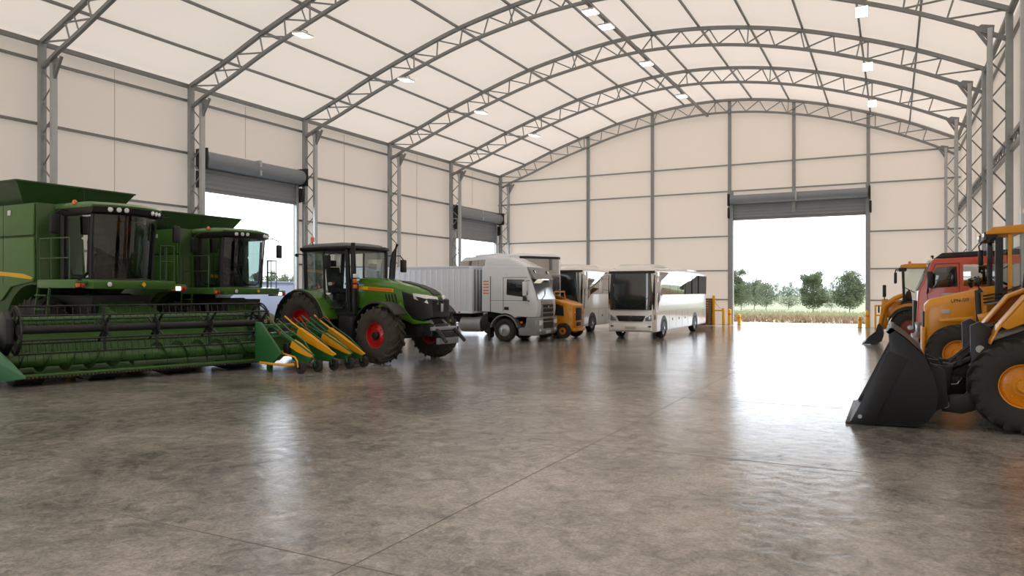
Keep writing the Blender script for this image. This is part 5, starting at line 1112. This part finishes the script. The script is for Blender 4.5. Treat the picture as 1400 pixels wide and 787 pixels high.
# ------------------------------------------------------------------ far yellow loader tractor
def far_loader():
    t = thing('loader_tractor', 'yellow loader tractor with small black bucket, farthest on the right by the big door', 'loader', (0.35, 31.55, 0), 180)
    W = 0.85
    # cab
    MB().prism([(0.14, 2.86), (0.1, 2.98), (-0.2, 3.03), (-1.5, 3.03), (-1.5, 2.84)], 'y', -0.8, 0.8).build('cab_roof', 'loader_yellow', t, bev=0.03)
    MB().box(-0.1, 0.16, -0.78, 0.78, 2.76, 2.88).build('lamp_bar', 'black_plastic', t, bev=0.02)
    MB().path([(-0.2, 0.5, 3.03), (-0.2, 0.5, 3.1), (-0.2, 0.5, 3.12)], [0.05, 0.05, 0.02], 10).build('beacon', 'orange_lens', t)
    for s in (-1, 1):
        MB().bar((-0.02, s * 0.72, 1.6), (0.02, s * 0.76, 2.86), 0.08, 0.08).build('cab_pillar', 'black_plastic', t, bev=0.01)
        MB().bar((-1.4, s * 0.72, 1.7), (-1.36, s * 0.76, 2.86), 0.08, 0.08).build('cab_pillar', 'black_plastic', t, bev=0.01)
        MB().quad((-0.06, s * 0.73, 1.7), (-1.36, s * 0.73, 1.7), (-1.33, s * 0.77, 2.84), (-0.02, s * 0.77, 2.84)).build('side_window', 'glass_clear', t)
        mirror(t, [(0.1, s * 0.8, 2.82), (0.26, s * 0.98, 2.8), (0.28, s * 1.0, 2.7)], (0.27, s * 1.0, 2.5), (0.1, 0.16, 0.4))
        A_ = arc(0.02, 0.66, 0.80, 35, 170, 12); MB().loft([[(x - 0.25, s * 0.66, z + 0.1), (x - 0.25, s * 1.0, z + 0.1), (x - 0.25, s * 1.0, z), (x - 0.25, s * 0.66, z + 0.05)] for x, z in A_]).build('fender', 'loader_yellow', t)
        A_ = arc(-0.2, 0.66, 0.76, 20, 120, 10); MB().loft([[(x, s * 0.66, z + 0.03), (x, s * 1.04, z + 0.03), (x, s * 1.04, z - 0.1), (x, s * 0.66, z)] for x, z in A_]).build('fender_lip', 'black_plastic', t)
        wheel(t, 'far_wheel', (-0.2, s * 0.82, 0.66), s, 0.66, 0.42, 0.33, 18, 0.045, rim='rust_rim', hub='alloy', style='mid')
    MB().quad((0.0, -0.7, 1.62), (0.0, 0.7, 1.62), (0.04, 0.74, 2.84), (0.04, -0.74, 2.84)).build('windscreen', 'glass_clear', t)
    MB().box(-1.5, 0.1, -0.66, 0.66, 0.6, 1.64).build('body', 'black_metal', t, bev=0.03)
    seat(t, -0.75, 1.75); steering(t, -0.2, 2.05)
    MB().prism([(-0.3, 1.6), (0.0, 1.6), (-0.1, 2.0), (-0.25, 2.0)], 'y', -0.2, 0.2).build('dashboard', 'black_plastic', t, bev=0.03)
    # hood and loader boom
    MB().prism([(0.0, 1.0), (0.62, 1.0), (0.62, 1.42), (0.3, 1.62), (0.0, 1.68)], 'y', -0.42, 0.42).build('hood', 'loader_yellow', t, bev=0.04)
    for s in (-1, 1):
        MB().path([(0.02, s * 0.6, 1.85), (0.3, s * 0.62, 1.72), (0.62, s * 0.62, 1.45), (0.74, s * 0.62, 0.95), (0.82, s * 0.62, 0.45)], [0.08, 0.09, 0.09, 0.08, 0.07], 8).build('lift_arm', 'loader_yellow', t)
        MB().prism([(0.52, 1.7), (0.72, 1.7), (0.78, 1.0), (0.66, 0.55), (0.5, 0.62), (0.56, 1.1)], 'y', s * 0.55 - 0.05, s * 0.55 + 0.05).build('arm_tower', 'loader_yellow', t, bev=0.015)
    MB().box(0.58, 0.70, 0.5, 0.68, 1.78, 2.24).build('headlight_mast', 'black_plastic', t, bev=0.03)
    MB().cyl((0.64, 0.58, 1.65), (0.64, 0.58, 1.8), 0.02, 6).build('mast_stem', 'black_metal', t)
    round_lamp(t, (0.85, 0.62, 1.32), (1, 0, 0), 0.12, 'front_lamp', 'clear_lens')
    so = [(0.78, 0.78), (0.70, 0.62), (0.66, 0.35), (0.72, 0.14), (0.9, 0.03), (1.36, 0.02)]; si = [(p[0] + 0.03, p[1] + 0.03) for p in so][::-1]
    b = MB().prism(so + si, 'y', -0.95, 0.95).build('bucket', 'bucket_black', t)
    for s in (-1, 1): MB().prism([(1.36, 0.02), (1.18, 0.22), (0.95, 0.42), (0.86, 0.76), (0.78, 0.78), (0.70, 0.62), (0.66, 0.35), (0.72, 0.14), (0.9, 0.02)], 'y', s * 0.95 - 0.02, s * 0.95 + 0.02).build('bucket_cheek', 'bucket_black', b)
    MB().box(1.1, 1.4, -0.97, 0.97, 0.0, 0.03).build('cutting_edge', 'alloy', b)
    return t
far_loader()

# ------------------------------------------------------------------ guards by the big door
def bollard(x, y, h, label):
    t = thing('bollard', label, 'bollard', (x, y, 0), 0, 'yellow bollards at the big door')
    MB().path([(0, 0, 0), (0, 0, h - 0.06), (0, 0, h - 0.015), (0, 0, h)], [0.1, 0.1, 0.075, 0.02], 16).build('post', 'bollard_yellow', t)
    MB().box(-0.15, 0.15, -0.15, 0.15, 0, 0.02).build('foot_plate', 'steel', t)
    MB().lathe([(0.102, h * 0.62), (0.105, h * 0.62), (0.105, h * 0.74), (0.102, h * 0.74)], 'z', n=16, cap=False).build('band', 'orange_decal', t)
bollard(-8.62, 44.55, 0.95, 'yellow bollard left of the big door, nearest the grey jamb')
bollard(-8.15, 45.0, 0.62, 'short yellow bollard just inside the left jamb of the big door')
bollard(-1.62, 44.5, 0.62, 'short yellow bollard just inside the right jamb of the big door')
bollard(-1.25, 44.5, 0.95, 'yellow bollard right of the big door, against the jamb')
g = thing('safety_rail', 'yellow safety rail with sagging chain between the coach and the big door', 'railing', (-8.98, 44.3, 0))
for x, h in ((-0.52, 1.75), (0.05, 1.0)): MB().box(x - 0.07, x + 0.07, -0.07, 0.07, 0, h).build('post', 'bollard_yellow', g, bev=0.01)
MB().box(-0.5, 0.04, -0.03, 0.03, 0.82, 0.9).build('rail', 'bollard_yellow', g, bev=0.01)
MB().path([(-0.5, 0, 1.5), (-0.36, 0, 1.22), (-0.18, 0, 1.02), (0.04, 0, 0.95)], 0.015, 5).build('chain', 'bollard_yellow', g)
g = thing('safety_rail', 'yellow safety rail right of the big door beside the far loader', 'railing', (-0.55, 44.3, 0))
for x, h in ((-0.3, 1.25), (0.55, 1.25)): MB().path([(x, 0, 0), (x, 0, h)], 0.05, 10).build('post', 'bollard_yellow', g)
MB().path([(-0.3, 0, 1.22), (0.55, 0, 1.22)], 0.05, 10).build('rail', 'bollard_yellow', g)
MB().path([(-0.3, 0, 0.7), (0.55, 0, 0.7)], 0.04, 10).build('rail', 'bollard_yellow', g)
for k in range(11):
    p = thing('pallet', 'wooden pallet in the stack behind the coach rear, %s from the floor' % ['first', 'second', 'third', 'fourth', 'fifth', 'sixth', 'seventh', 'eighth', 'ninth', 'tenth', 'topmost'][k], 'pallet', (-10.12, 44.3, 0.144 * k), 0, 'stacked wooden pallets')
    mb = MB()
    for y in (-0.36, 0, 0.36): mb.box(-0.5, 0.5, y - 0.04, y + 0.04, 0.02, 0.115)
    for x in (-0.45, 0, 0.45): mb.box(x - 0.05, x + 0.05, -0.4, 0.4, 0.0, 0.02)
    mb.build('bearers', 'wood', p)
    mb = MB()
    for q in range(6): x = -0.44 + 0.176 * q; mb.box(x - 0.06, x + 0.06, -0.4, 0.4, 0.115, 0.14)
    mb.build('deck_boards', 'wood', p)
